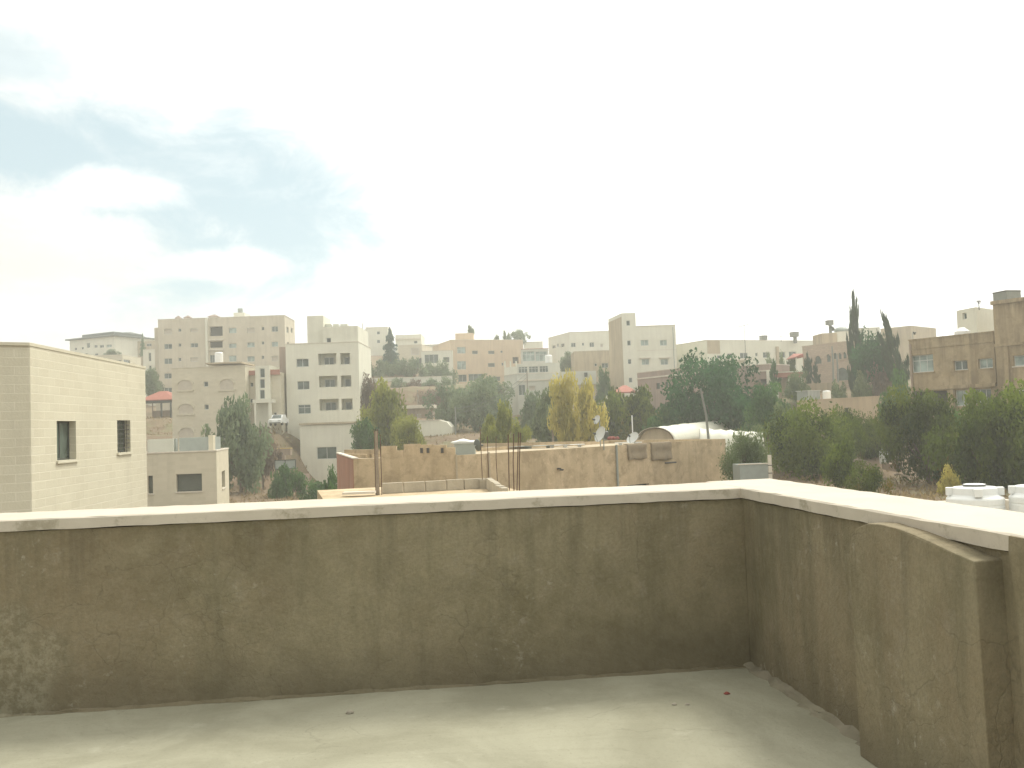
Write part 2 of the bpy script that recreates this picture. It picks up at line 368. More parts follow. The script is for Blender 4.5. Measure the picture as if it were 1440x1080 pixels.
def building(name, label, cat, pts, base, wm, wins=(), back=10, par=.45, cop=True, ledges=(), fm=None, gm=None, side=None, group=None, copm=None, zt=None):
    """pts: visible roofline corners left to right (px, py, Y or None); wins: (facade, x0, y0, x1, y1, style)"""
    fm = fm or m_alu; gm = gm or m_glass; SILL[0] = copm or m_cop
    z1 = P(*pts[0]).z if zt is None else zt
    C = []
    for px, py, Y in pts:
        p = Pz(px, py, z1) if Y is None else P(px, py, Y); C.append(Vector((p.x, p.y)))
    Fs = [Fac(C[i], C[i+1]) for i in range(len(C)-1)]
    if len(C) == 2: ring = C+[C[1]-Fs[0].n*back, C[0]-Fs[0].n*back]
    elif len(C) == 3: ring = C+[C[0]+C[2]-C[1]]
    else: ring = C
    root = thing(name, label, cat, (C[0].x, C[0].y, base), group)
    mid = (C[0]+C[1])/2
    wl = MB(); H = {i: [] for i in range(len(Fs))}; todo = []
    for w in wins:
        fi, x0, y0, x1, y1, st = w; F = Fs[fi]; u0, u1, v0, v1 = F.rect(x0, y0, x1, y1)
        u0 = max(u0, .12); u1 = min(u1, F.L-.12); v1 = min(v1, z1-.2)
        if u1-u0 < .1 or v1-v0 < .1: continue
        if 'a' in st: todo.append((fi, u0, u1, v0, v1, st)); continue
        dp = 1.5 if 'k' in st else (.9 if 'o' in st else (.22 if mid.y < 80 else .16))
        H[fi].append((u0, u1, v0, v1, dp+(.06 if dp < .5 else 0), True)); todo.append((fi, u0, u1, v0, v1, st))
    for i, F in enumerate(Fs): wall_faces(wl, F, base, z1, H[i])
    n = len(ring)
    for i in range(len(Fs), n): wall_faces(wl, Fac(ring[i], ring[(i+1) % n]), base, z1, [])
    cen = sum(ring, Vector((0, 0)))/n
    inn = [cen+(q-cen)*(1-.22/max((q-cen).length, 1)) for q in ring]
    for i in range(n):
        a, b = ring[i], ring[(i+1) % n]; c_, d_ = inn[i], inn[(i+1) % n]
        wl.poly([(a.x, a.y, z1), (b.x, b.y, z1), (d_.x, d_.y, z1), (c_.x, c_.y, z1)])
        wl.poly([(c_.x, c_.y, z1), (d_.x, d_.y, z1), (d_.x, d_.y, z1-par), (c_.x, c_.y, z1-par)])
    wl.build('wall', wm, root)
    rf = MB(); rf.poly([(q.x, q.y, z1-par+.002) for q in inn]); rf.build('roof', copm or m_cop, root)
    if cop:
        cp = MB()
        out_ = [cen+(q-cen)*(1+.07/max((q-cen).length, 1)) for q in ring]; in2 = [cen+(q-cen)*(1-.32/max((q-cen).length, 1)) for q in ring]
        for i in range(n):
            j = (i+1) % n
            cp.hexa([(q.x, q.y, z1+.003) for q in (out_[i], out_[j], in2[j], in2[i])], [(q.x, q.y, z1+.10) for q in (out_[i], out_[j], in2[j], in2[i])])
        cp.build('coping', copm or m_cop, root)
    for fi, u0, u1, v0, v1, st in todo:
        F = Fs[fi]
        if 'a' in st:                               # blind arch: raised surround with a shuttered panel
            f = MB(); g_ = MB(); cu = (u0+u1)/2; hw = (u1-u0)/2; ar = min(hw, (v1-v0)*.45); N = 10
            arc = [(cu+hw*math.cos(math.pi*k/N), v1-ar+ar*math.sin(math.pi*k/N)) for k in range(N+1)]
            arc2 = [(cu+(hw+.22)*math.cos(math.pi*k/N), v1-ar+(ar+.22)*math.sin(math.pi*k/N)) for k in range(N+1)]
            for k in range(N):
                q = [arc[k], arc2[k], arc2[k+1], arc[k+1]]
                f.hexa([F.pt(a, b, .004) for a, b in q], [F.pt(a, b, .14) for a, b in q])
            o = f.build('window', wm, root); s_ = MB(); F.box(s_, u0-.22, u1+.22, v0-.18, v0-.003, .004, .14); s_.build('sill', wm, o)
            ring2 = [(u0, v0), (u1, v0)]+arc
            g_.hexa([F.pt(a, b, .004) for a, b in ring2], [F.pt(a, b, .03) for a, b in ring2]); g_.build('shutter' if 's' in st else 'pane', gm if 's' not in st else m_shut, o)
        elif 'k' in st:                             # loggia: parapet at the front, glazed door at the back
            hh = v1-v0
            b = MB(); F.box(b, u0+.002, u1-.002, v0+.002, v0+hh*.36, -.14, -.004); b.build('balcony_parapet', wm, root)
            ww = u1-u0; window(root, F, u0+ww*.22, u1-ww*.22, v0+.1, v0+hh*.82, 1.36, 'w3' if ww > 3 else 'w', m_alu, m_glass, 200)
        elif 'o' in st:
            F_ = MB(); F.box(F_, u0+.01, u1-.01, v0+.01, v1-.01, -.86, -.82); F_.build('recess_shade_panel', m_void, root)  # near-black panel painted in as the shade inside the open recess
        else:
            dp = .22 if mid.y < 80 else .16
            mg = m_shut if 's' in st else gm
            if 'g' in st: mg = m_shutg if 's' in st else m_glassl
            window(root, F, u0, u1, v0, v1, dp, st, m_dark if 'D' in st else fm, mg, mid.y)
    for L in ledges:                                # thin string course: (facade, px, py, height, proud)
        fi, px, py, hh, pr = L[:5]; F = Fs[fi]; v = F.uv(px, py)[1]
        u0 = F.uv(L[5], py)[0] if len(L) > 5 else 0; u1 = F.uv(L[6], py)[0] if len(L) > 5 else F.L
        b = MB(); F.box(b, u0, u1, v-hh/2, v+hh/2, .003, pr); b.build('ledge', copm or m_cop, root)
    root['_z'] = z1
    return root, Fs, z1, ring
def block(root, name, mat, pts, z0, dep, wins=(), bevel=0, zt=None, fm=None, gm=None):
    """a fixed roof room or annexe of a building: facade given by two or three pixels at known depths"""
    z1 = P(*pts[0]).z if zt is None else zt
    C = [Vector(P(*q).xy) for q in pts]; Fs = [Fac(C[i], C[i+1]) for i in range(len(C)-1)]
    ring = C+[C[1]-Fs[0].n*dep, C[0]-Fs[0].n*dep] if len(C) == 2 else C+[C[0]+C[2]-C[1]]
    mb = MB(); H = {i: [] for i in range(len(Fs))}; td = []
    for fi, x0, y0, x1, y1, st in wins:
        q = Fs[fi].rect(x0, y0, x1, y1); H[fi].append((*q, .22, True)); td.append((fi, *q, st))
    for i, F in enumerate(Fs): wall_faces(mb, F, z0, z1, H[i])
    for i in range(len(Fs), len(ring)): wall_faces(mb, Fac(ring[i], ring[(i+1) % len(ring)]), z0, z1, [])
    mb.poly([(q.x, q.y, z1) for q in ring])
    o = mb.build(name, mat, root)
    for fi, a, b, c_, d_, st in td: window(root, Fs[fi], a, b, c_, d_, .16, st, fm or m_alu, gm or m_glass, 200)
    return o
def hip(mb, ring, z0, z1, inset, over=.4, th=.15):  # hipped roof over a four-cornered ring
    cen = sum(ring, Vector((0, 0)))/len(ring)
    a = [q+(q-cen).normalized()*over for q in ring]; b = [cen+(q-cen)*inset for q in ring]
    mb.hexa([(q.x, q.y, z0) for q in a], [(q.x, q.y, z0+th) for q in a])
    mb.hexa([(q.x, q.y, z0+th) for q in a], [(q.x, q.y, z1) for q in b])

# ------------------------------------------------------------------ trees
def leaves_mesh(name, C, tint, size, rng, flatz=.5, elong=.55):
    n = len(C)
    a = rng.normal(size=(n, 3)); a[:, 2] *= flatz; a /= np.linalg.norm(a, axis=1)[:, None]
    b = np.cross(a, rng.normal(size=(n, 3))); b /= np.linalg.norm(b, axis=1)[:, None]
    s = size*(.55+.9*rng.random(n))[:, None]
    v = np.stack([C-a*s, C-b*s*elong+a*s*.15, C+a*s, C+b*s*elong+a*s*.15], 1).reshape(-1, 3).astype(np.float32)
    me = bpy.data.meshes.new(name)
    me.vertices.add(4*n); me.vertices.foreach_set('co', v.ravel())
    me.loops.add(4*n); me.loops.foreach_set('vertex_index', np.arange(4*n, dtype=np.int32))
    me.polygons.add(n); me.polygons.foreach_set('loop_start', np.arange(0, 4*n, 4, dtype=np.int32))
    at = me.attributes.new('tint', 'FLOAT', 'FACE'); at.data.foreach_set('value', np.clip(tint, 0, 1).astype(np.float32))
    me.update(calc_edges=True); me.materials.append(m_bark); return me
def crown(kind, seed, n, size):
    rng = np.random.default_rng(seed)
    if kind in ('round', 'dome', 'tall', 'bush', 'wispy', 'flat'):
        K = {'round': 60, 'dome': 110, 'tall': 52, 'bush': 34, 'wispy': 70, 'flat': 60}[kind]
        d = rng.normal(size=(K, 3)); d /= np.linalg.norm(d, axis=1)[:, None]
        if kind == 'bush': d[:, 2] = np.abs(d[:, 2])*1.0-.12
        r = rng.random(K)**.38
        lob = .74+.30*np.sin(d[:, 0]*3.1+seed)*np.cos(d[:, 1]*2.7+seed*1.7)+.16*np.sin(d[:, 2]*5+seed)
        if kind == 'dome': lob = .93+.10*np.sin(d[:, 0]*4+seed)*np.cos(d[:, 1]*5); d[:, 2] = np.where(d[:, 2] < 0, d[:, 2]*.55, d[:, 2])
        cc = d*(r*lob)[:, None]*.88
        if kind == 'flat': cc[:, 2] = np.round(cc[:, 2]*3.2)/3.2*.9
        cc[:, 2] = cc[:, 2]*.5+.5 if kind != 'bush' else cc[:, 2]
        rad = rng.uniform(.10, .25, K)*(1.1 if kind == 'tall' else 1)
        if kind == 'tall': cc[:, 2] *= 1.75; cc[:, :2] *= (1-.35*np.clip(cc[:, 2:3]/1.75-.45, 0, 1)*2)
        idx = rng.choice(K, n, p=rad**1.6/(rad**1.6).sum())
        off = rng.normal(size=(n, 3)); off /= np.linalg.norm(off, axis=1)[:, None]
        off *= (rng.random(n)**.45)[:, None]*rad[idx][:, None]*np.array([1.15, 1.15, .62 if kind not in ('bush', 'tall') else 1.0])
        if kind == 'flat': off[:, 2] *= .45
        p = cc[idx]+off
        if kind == 'wispy':
            dr = rng.random(n)**2*.12; p[:, 2] -= dr
            tw = rng.random(n) < .15; p[tw] += rng.normal(size=(tw.sum(), 3))*[.10, .10, .06]
        tint = .02+.72*rng.random(K)[idx]+.3*rng.random(n)
        el, fz = (.55, .7) if kind != 'wispy' else (.42, .9)
    elif kind == 'cone':
        T = 17; lev = rng.integers(0, T, n); z0 = lev/T
        R_ = (1-z0)**.85*(.86+.22*np.sin(lev*2.3+seed))+.03
        nb = 9; az = (rng.integers(0, nb, n)+lev*.37)*2*math.pi/nb+rng.normal(size=n)*.16
        q = rng.random(n)**.6; rr = q*R_*(.75+.3*np.sin(az*2.1+lev*1.7))
        p = np.stack([np.cos(az)*rr, np.sin(az)*rr, z0+.05-.07*q+rng.normal(size=n)*.014], 1)
        tint = .3+.4*rng.random(n)+.25*q; el, fz = .4, .6
    elif kind == 'cypress':
        K = 95; zt_ = rng.random(K)**.85; two = rng.random(K) < .28      # a second, lower spire beside the main one
        zt_ = np.where(two, zt_*.80, zt_); tp = np.where(two, .80, 1.0); q = zt_/tp
        prof = np.minimum(1, q*4+.45)*(1-q)**.55*np.where(two, .5, .78)*rng.uniform(.65, 1.2, K)
        az = rng.random(K)*2*math.pi; r_ = prof*rng.random(K)**.5
        cc = np.stack([np.cos(az)*r_+np.where(two, -.42*(.4+q), .08+.12*np.sin(q*5)), np.sin(az)*r_, zt_*.93], 1)
        hgt = rng.uniform(.05, .11, K); wd = rng.uniform(.10, .26, K)*(1.05-.75*q)
        idx = rng.choice(K, n, p=wd/wd.sum()); u = rng.random(n); an = rng.random(n)*2*math.pi; rr = rng.random(n)**.5*np.sin(np.minimum(u*1.3+.15, 1)*math.pi*.95)*wd[idx]
        p = cc[idx]+np.stack([np.cos(an)*rr+cc[idx][:, 0]*.5*u, np.sin(an)*rr+cc[idx][:, 1]*.5*u, (u-.3)*hgt[idx]], 1)
        tint = .15+.5*rng.random(K)[idx]+.3*rng.random(n); el, fz = .4, 1.8
    if kind != 'cone':
        lo, hi = np.percentile(p, 1.5, 0), np.percentile(p, 98.5, 0)
        p[:, 0] = (p[:, 0]-(lo[0]+hi[0])/2)/(hi[0]-lo[0])*2; p[:, 1] = (p[:, 1]-(lo[1]+hi[1])/2)/(hi[1]-lo[1])*2
        p[:, 2] = (p[:, 2]-lo[2])/(hi[2]-lo[2])
    else: p[:, :2] *= 1.1
    return leaves_mesh(kind+'_crown', p, tint, size, rng, fz, el)
CR = {}
def get_crown(kind, seed, big):
    k = (kind, seed, big)
    if k not in CR:
        n, s = {'round': (6500, .050), 'dome': (8000, .05), 'tall': (7000, .052), 'bush': (3000, .065), 'wispy': (7500, .055), 'flat': (6500, .045), 'cone': (6500, .040), 'cypress': (6500, .075)}[kind]
        if big: n *= 2.3; s *= .68
        CR[k] = crown(kind, seed, int(n), s)
    return CR[k]
NT_ = [0]
def tree(name, label, px, ytop, ybot, wpx, Y, kind, lm, cat='tree', group=None, lean=0, seed=None, big=False, base=None):
    NT_[0] += 1; seed = seed if seed is not None else NT_[0] % 4+1
    ctr = P(px, (ytop+ybot)/2, Y); zt = P(px, ytop, Y).z; zb = P(px, ybot, Y).z
    w = wpx/FPX*Y
    g0 = base if base is not None else min(gz(ctr.x, ctr.y)-.1, zb)
    if kind == 'bush' and base is None: g0 = min(gz(ctr.x, ctr.y)-.05, zb); zb = g0
    if kind == 'round' and (zt-zb)/w > 1.2: kind = 'tall'
    root = thing(name, label, cat, (ctr.x, ctr.y, g0), group)
    o = bpy.data.objects.new('crown' if cat == 'tree' else 'foliage', get_crown(kind, seed, big)); COL.objects.link(o); o.parent = root
    z_low = zb-g0
    if kind in ('bush',): z_low = max(z_low, 0)
    o.location = (0, 0, z_low); h = zt-zb
    o.scale = (w/2, w/2, h)
    o.rotation_euler = (0, R(lean), NT_[0]*2.1 if not lean else 0)
    o.material_slots[0].link = 'OBJECT'; o.material_slots[0].material = lm
    tk = MB(); rt = max(.05, w*.028); rng = random.Random(seed*7+NT_[0])
    if kind in ('bush',):
        for k in range(4): a = k*1.6; tk.tube([Vector((ctr.x, ctr.y, g0-.1)), Vector((ctr.x+w*.2*math.cos(a), ctr.y+w*.2*math.sin(a), zb+h*.6))], [rt*.7, rt*.3], 5)
        tk.build('stem', m_bark, root)
    else:
        top = zb+h*(.85 if kind in ('cone', 'cypress', 'poplar') else .55)
        lx = math.sin(R(lean))*(top-zb)
        tk.tube([Vector((ctr.x, ctr.y, g0-.2)), Vector((ctr.x+.1*rt, ctr.y, (g0+zb)/2+h*.1)), Vector((ctr.x+lx, ctr.y, top))], [rt*1.3, rt, rt*.35], 7)
        if kind not in ('cone', 'cypress', 'poplar'):
            for k in range(7):
                a = k*.9+rng.random(); zz = zb+h*(.05+.3*rng.random()); e = zz+h*.33
                tk.tube([Vector((ctr.x, ctr.y, zz)), Vector((ctr.x+w*.16*math.cos(a), ctr.y+w*.16*math.sin(a), zz+h*.14)), Vector((ctr.x+w*.34*math.cos(a), ctr.y+w*.34*math.sin(a), e))], [rt*.6, rt*.42, rt*.15], 5)
        tk.build('trunk', m_bark, root)
    return root

# ------------------------------------------------------------------ our own terrace
m_wall, t = newmat('raw_cement_render'); o = t.n('ShaderNodeTexCoord').outputs['Object']
c = t.mix(t.ramp(t.noise(o, 1.3, 8, .68), .34, .66), (.16, .138, .08), (.275, .24, .15))
c = t.mix(t.ramp(t.noise(o, .7, 5, .6), .42, .62, 0, .55), c, (.215, .165, .10))
c = t.mix(t.ramp(t.noise(o, 9, 8, .75), .38, .62, 0, .28), c, (.30, .265, .18))
c = t.mix(t.ramp(t.noise(t.map(o, (3, 3, .5)), 1.6, 7, .65), .48, .72, 0, .55), c, (.125, .112, .066))
c = t.mix(t.ramp(t.noise(o, 5.5, 7, .7), .56, .72, 0, .38), c, (.30, .27, .20))
z = t.n('ShaderNodeSeparateXYZ', {0: o}).outputs[2]
low_dark = t.math('MULTIPLY', t.ramp(t.math('ADD', z, t.math('MULTIPLY', t.noise(o, 2.2, 6, .65), .5)), .30, .62, 1, 0), .5)  # wall gets darker towards the bottom, with a ragged edge
c = t.mix(t.ramp(t.noise(o, 55, 5, .8), .40, .62, 0, .22), c, (.10, .086, .055))
c = t.mix(t.ramp(t.noise(o, 34, 6, .8), .55, .66, 0, .2), c, (.33, .295, .215))
drip = t.math('MULTIPLY', t.ramp(t.noise(t.map(o, (7, 7, .35)), 1.0, 6, .65), .50, .64), t.ramp(t.math('ADD', z, t.math('MULTIPLY', t.noise(t.map(o, (9, 9, .2)), 1.0, 3, .6), .7)), .75, 1.3))
c = t.mix(t.math('MULTIPLY', drip, .3), c, (.085, .075, .05))
c = t.mix(low_dark, c, (.115, .10, .065))
wv = t.n('ShaderNodeVectorMath', {0: o, 1: t.n('ShaderNodeVectorMath', {0: t.n('ShaderNodeTexNoise', {'Vector': o, 'Scale': 5.0, 'Detail': 4}).outputs['Color'], 3: .22}, operation='SCALE').outputs[0]}, operation='ADD').outputs[0]
vd = t.n('ShaderNodeTexVoronoi', {'Vector': wv, 'Scale': 9.0}, feature='DISTANCE_TO_EDGE').outputs['Distance']
crm = t.ramp(t.noise(o, .9, 4, .6), .52, .66)
crack = t.math('MULTIPLY', t.ramp(vd, .0, .035, 1, 0), crm)
vd2 = t.n('ShaderNodeTexVoronoi', {'Vector': wv, 'Scale': 2.3}, feature='DISTANCE_TO_EDGE').outputs['Distance']
crack2 = t.math('MULTIPLY', t.ramp(vd2, .0, .012, 1, 0), t.ramp(t.noise(o, 1.7, 4, .6), .5, .6))
crack = t.math('MAXIMUM', crack, crack2)
c = t.mix(t.math('MULTIPLY', crack, .2), c, (.05, .042, .03))
eff = t.math('MULTIPLY', t.ramp(t.noise(o, 18, 7, .72), .56, .68), t.ramp(t.noise(o, 1.9, 4, .6), .55, .66))
c = t.mix(t.math('MULTIPLY', eff, .5), c, (.42, .40, .32))
pd = t.n('ShaderNodeVectorMath', {0: t.n('ShaderNodeMapping', {'Vector': o, 'Location': (3.90, .09, -.18), 'Scale': (1, .2, .82)}).outputs[0]}, operation='LENGTH').outputs['Value']
pk = t.ramp(t.math('ADD', pd, t.math('MULTIPLY', t.math('SUBTRACT', t.noise(o, 5, 6, .65), .5), .5)), .20, .31, 1, 0)   # a bare patch of paler mortar low on the left
pc = t.mix(t.ramp(t.noise(o, 20, 7, .75), .4, .62), (.13, .12, .075), (.36, .345, .25))
c = t.mix(t.math('MULTIPLY', pk, .34), c, pc)
h = t.math('ADD', t.math('MULTIPLY', crack, -.15), t.math('ADD', t.noise(o, 28, 6, .7), t.math('MULTIPLY', t.noise(o, 4, 5, .6), .8)))
t.out(t.bsdf(c, .93, t.bump(h, .55, .018)))
def wv_f(t, o): return t.n('ShaderNodeVectorMath', {0: o, 1: t.n('ShaderNodeVectorMath', {0: t.n('ShaderNodeTexNoise', {'Vector': o, 'Scale': 4.0, 'Detail': 5}).outputs['Color'], 3: .3}, operation='SCALE').outputs[0]}, operation='ADD').outputs[0]
m_floor, t = newmat('trowelled_concrete'); o = t.n('ShaderNodeTexCoord').outputs['Object']
c = t.mix(t.ramp(t.noise(o, 1.1, 8, .62, .6), .32, .66), (.25, .24, .172), (.345, .333, .248))
c = t.mix(t.ramp(t.noise(t.map(o, (.5, 2.4, 1)), 2.2, 8, .68, 1.2), .5, .72, 0, .3), c, (.21, .2, .14))
fcv = t.n('ShaderNodeTexVoronoi', {'Vector': wv_f(t, o), 'Scale': 1.1}, feature='DISTANCE_TO_EDGE').outputs['Distance']
c = t.mix(t.math('MULTIPLY', t.ramp(fcv, 0, .008, 1, 0), t.ramp(t.noise(o, 1.3, 3, .6), .48, .6, 0, .22)), c, (.12, .11, .08))
c = t.mix(t.ramp(t.noise(o, 60, 3, .8), .60, .68, 0, .5), c, (.17, .16, .11))
c = t.mix(t.ramp(t.noise(o, 26, 6, .7), .58, .74, 0, .4), c, (.22, .205, .14))
c = t.mix(t.ramp(t.noise(o, 3.4, 6, .7), .60, .72, 0, .35), c, (.44, .425, .335))
t.out(t.bsdf(c, .85, t.bump(t.math('ADD', t.noise(o, 30, 6, .7), t.noise(o, 5, 5, .6)), .4, .012)))

CZ = 0.997                                          # top of the coping
K = Vector(P(1055, 932, 5.23).xy); dL = Vector((-1, -.115)).normalized(); dR = Vector((.13, -1)).normalized()
nL = Vector((-dL.y, dL.x)); nL = nL if nL.y > 0 else -nL; nR = Vector((-dR.y, dR.x)); nR = nR if nR.x > 0 else -nR
def lin(p, d, a): q = p+d*a; return (q.x, q.y)
fl = MB(); fl.prism([lin(K, -dL, .3), lin(K+dL*7, nL, .3), (-7, -4), (4.2, -4), lin(K+dR*9, nR, .3)], -.25, 0)
o = fl.build('terrace_floor', m_floor); o['kind'] = 'structure'
par = thing('terrace_parapet', 'rough brown cement parapet with pale stone coping enclosing the terrace in the foreground', 'parapet wall', (K.x, K.y, 0))
def strip(a0, a1, d, n, segs, prof, jit=0, seed=1):
    """a long moulding: profile of (outward from the wall's inner face, z), swept along d"""
    rng = random.Random(seed); mb = MB(); k = len(prof)
    for i in range(segs+1):
        u = a0+(a1-a0)*i/segs
        for w, z in prof:
            q = K+d*u+n*(w+(rng.random()-.5)*jit); mb.v.append((q.x, q.y, z+(rng.random()-.5)*jit))
    for i in range(segs):
        for j in range(k): a = i*k+j; b = i*k+(j+1) % k; mb.f.append((a, b, b+k, a+k))
    mb.f.append(tuple(range(k-1, -1, -1))); mb.f.append(tuple(range(segs*k, segs*k+k)))
    return mb
WT = .42
strip(-.0, 7.5, dL, nL, 60, [(0, .0), (0, .25), (0, .5), (0, .75), (0, CZ-.063), (WT, CZ-.063), (WT, -7), (.2, -7), (.2, -.1)], .006, 3).build('wall', m_wall, par)
strip(-.40, 8.0, dR, nR, 70, [(.001, .0), (.001, .25), (.001, .5), (.001, .75), (.001, CZ-.063), (.36, CZ-.063), (.36, -7), (.2, -7), (.2, -.1)], .006, 4).build('wall', m_wall, par)
lip = [(-.016, CZ-.058), (-.02, CZ-.006), (-.012, CZ), (.49, CZ), (.50, CZ-.01), (.50, CZ-.058)]
m_copn, t = newmat('pale_limestone_coping'); o = t.n('ShaderNodeTexCoord').outputs['Object']
c = t.mix(t.ramp(t.noise(o, 2.2, 8, .65), .3, .7), (.535, .485, .395), (.475, .425, .345))
c = t.mix(t.ramp(t.noise(o, 40, 4, .7), .62, .75, 0, .5), c, (.45, .40, .32))
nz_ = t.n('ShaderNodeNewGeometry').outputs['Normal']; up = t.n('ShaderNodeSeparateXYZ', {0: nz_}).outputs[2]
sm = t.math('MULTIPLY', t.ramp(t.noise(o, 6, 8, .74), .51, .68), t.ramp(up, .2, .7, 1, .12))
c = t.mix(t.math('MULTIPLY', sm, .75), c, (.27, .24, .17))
t.out(t.bsdf(c, .8, t.bump(t.noise(o, 30, 6, .7), .3, .008)))
strip(-.012, 7.6, dL, nL, 90, lip, .0035, 5).build('coping', m_copn, par)
lipR = [(w+.001, z) for w, z in lip]; lipR[3] = (.40, CZ+.001); lipR[4] = (.41, CZ-.01); lipR[5] = (.41, CZ-.058)
strip(-.56, 8.0, dR, nR, 90, [(w, z+.0015) for w, z in lipR], .0035, 6).build('coping', m_copn, par)
strip(2.31, 8.0, dR, nR, 50, [(-.006, .1), (-.012, CZ-.25), (-.026, CZ-.05), (-.024, CZ-.006), (.0, CZ-.002), (.03, .1)], .006, 12).build('render_lip', m_wall, par)
strip(.0, 7.5, dL, nL, 110, [(-.028, -.006), (-.018, .004), (-.004, .012), (.03, .016), (.03, -.02)], .016, 8).build('mortar_fillet', m_wall, par)
strip(.0, 8.0, dR, nR, 110, [(-.05, -.006), (-.03, .008), (-.010, .024), (.03, .045), (.03, -.02)], .022, 9).build('mortar_fillet', plaster('damp_mortar', (.24, .22, .155), (.17, .155, .105), 6, .3), par)
# the rounded rendered pier against the right-hand wall
pr = MB(); a0 = K+dR*1.40; prof = [(0, 0), (0, .80), (.006, .86), (.03, .905), (.08, .935), (.16, .960), (.26, .966), (.38, .960), (.50, .949), (.62, .935), (.72, .921), (.832, .906), (.838, .60), (.843, .3), (.862, 0)]
rngp = random.Random(2); n_ = len(prof); ofs = [.17, .085]
for off in (-.095, .04):
    for u, z in prof:
        q = a0+dR*u+nR*off; pr.v.append((q.x+(rngp.random()-.5)*.004, q.y, z+(rngp.random()-.5)*.004*(z > 0)))
for i in range(n_): j = (i+1) % n_; pr.f.append((i, j, n_+j, n_+i))
pr.f.append(tuple(range(n_-1, -1, -1)))
pr.build('rendered_pier', m_wall, par, bevel=.005)
def pebble(px, py, r, m, label, seed):
    c = Pz(px, py, 0); rng = random.Random(seed); mb = MB()
    pro = [(.25, 0), (.8, .12), (1, .4), (.75, .75), (.3, .95)]
    mb.lathe((c.x, c.y, -.003), [(a*r, b*r*.9) for a, b in pro], 9)
    mb.v = [(x+(rng.random()-.5)*r*.4, y+(rng.random()-.5)*r*.4, z+(rng.random()-.5)*r*.15) for x, y, z in mb.v]
    single(mb, 'pebble', m, label, 'stone', (c.x, c.y, 0), 'pebbles on the terrace floor')
m_rock = plaster('grey_pebble', (.36, .33, .26), (.25, .23, .18), 9, 0); m_redc = flat('red_brick_chip', (.24, .075, .06), .9, .2)
pebble(492, 1003, .021, m_rock, 'grey mortar lump on the terrace floor below the left stretch of parapet', 1)
pebble(948, 991, .014, m_rock, 'small grey pebble on the terrace floor, left of a close pair near the corner', 2)
pebble(966, 991, .013, m_rock, 'small grey pebble on the terrace floor, right of a close pair near the corner', 3)
pebble(1022, 976, .016, m_redc, 'red brick chip lying on the terrace floor near the corner', 4)

# ------------------------------------------------------------------ nearest houses on the left
r1, F1, z1, ring1 = building('limestone_house', 'near cream limestone house with one tall window and one barred window, at the left edge', 'house',
    [(-160, 483, None), (42, 486.5, 28), (204, 518.5, None)], -6.6, m_near, [(1, 80, 592, 107, 647, 'wD'), (1, 165, 591, 183.5, 636, 'wDv')], par=.3, zt=P(42, 486.5, 28).z, fm=m_dark, copm=m_near)
r2, F2, z2, ring2 = building('low_stone_house', 'low cream house with a wide shuttered window, right beside the near limestone house', 'house',
    [(186, 639, 65), (304, 634, 65), (321, 631, 74)], -6, m_cream, [(0, 248, 666.5, 284, 691, 'sgD'), (0, 208, 669, 215, 694, 'sgD'), (1, 312, 662, 316.5, 686, 'sgD')], par=.25)
block(r2, 'roof_wall', m_grey, [(207, 618, 70), (243, 617, 70)], z2-.3, .25)
block(r2, 'roof_room', m_gmetal, [(252, 616, 69), (292, 615, 69)], z2-.3, 3)
block(r2, 'narrow_roof_block', m_cream, [(293, 612, 68.6), (299.5, 612, 68.6)], z2-.3, .5)  # the roof room's lit right face, put in as a paler block
block(r2, 'narrow_roof_block', m_gmetal, [(243.5, 617, 70.4), (247, 617, 70.4)], z2-.3, .4)

# ------------------------------------------------------------------ far left
rm, Fm, zm, rgm = building('hilltop_mansion', 'distant white mansion with dark tiered roof on the skyline, at far left', 'house', [(98, 479, 250), (161, 477, 243)], 10, m_white,
    [(0, 104.7, 489, 108, 492.5, 'w'), (0, 114.5, 488, 117.5, 491.5, 'w'), (0, 122, 482, 126.5, 489, 'w'), (0, 132.5, 485, 137, 489, 'w'), (0, 140, 485, 146, 489, 'w'), (0, 149.5, 484.5, 157, 488.5, 'wg'), (0, 113, 497, 123, 500, 'w'), (0, 133, 497, 138, 499.5, 'w')], back=14, cop=False, par=.2)
h_ = MB(); hip(h_, rgm, zm+.01, P(130, 471.5, 246).z, .74, 1.2, .3); h_.build('roof', m_slate, rm)
cz_ = P(130, 471.5, 246).z; cm_ = sum(rgm, Vector((0, 0)))/4; h_ = MB(); hip(h_, [cm_+(q-cm_)*.66 for q in rgm], cz_-.2, P(130, 464.5, 246).z, .38, .6, .9); h_.build('upper_roof', m_slate, rm)
wgo = block(rm, 'side_wing', m_white, [(158, 473, 256), (184.5, 472, 256)], 10, 12, [(0, 161.5, 481, 168, 485, 'w'), (0, 162, 487, 168, 490, 'w')])
q = [Vector(P(157, 473, 256).xy), Vector(P(185, 472, 256).xy)]; nn = Fac(*q).n; h_ = MB(); hip(h_, q+[q[1]-nn*12, q[0]-nn*12], P(170, 472.5, 256).z+.01, P(170, 465.5, 256).z, .45, .6); h_.build('wing_roof', m_slate, rm)
building('terrace_house', 'flat pale house with a dark strip window below the distant white mansion', 'house', [(128, 500.5, 205), (172, 499, 205), (198, 500, 215)], 8, m_cream, [(0, 157, 506.5, 170, 514, 'w3'), (1, 174, 506, 183, 514, 'w3')])
building('hill_house', 'small hazy house between the distant mansion and the six storey block', 'house', [(184, 480.5, 250), (219, 478, 250)], 12, m_tanr, [(0, 206, 483, 213, 487, 'w')])
building('narrow_house', 'narrow pale house with two slit windows left of the six storey block', 'house', [(201, 492, 205), (224, 491, 205)], 6, m_white, [(0, 209, 496, 212.5, 508, 'w'), (0, 209.5, 514, 213, 522, 'w'), (0, 218, 505, 220.5, 510, 'w')])
W6 = []
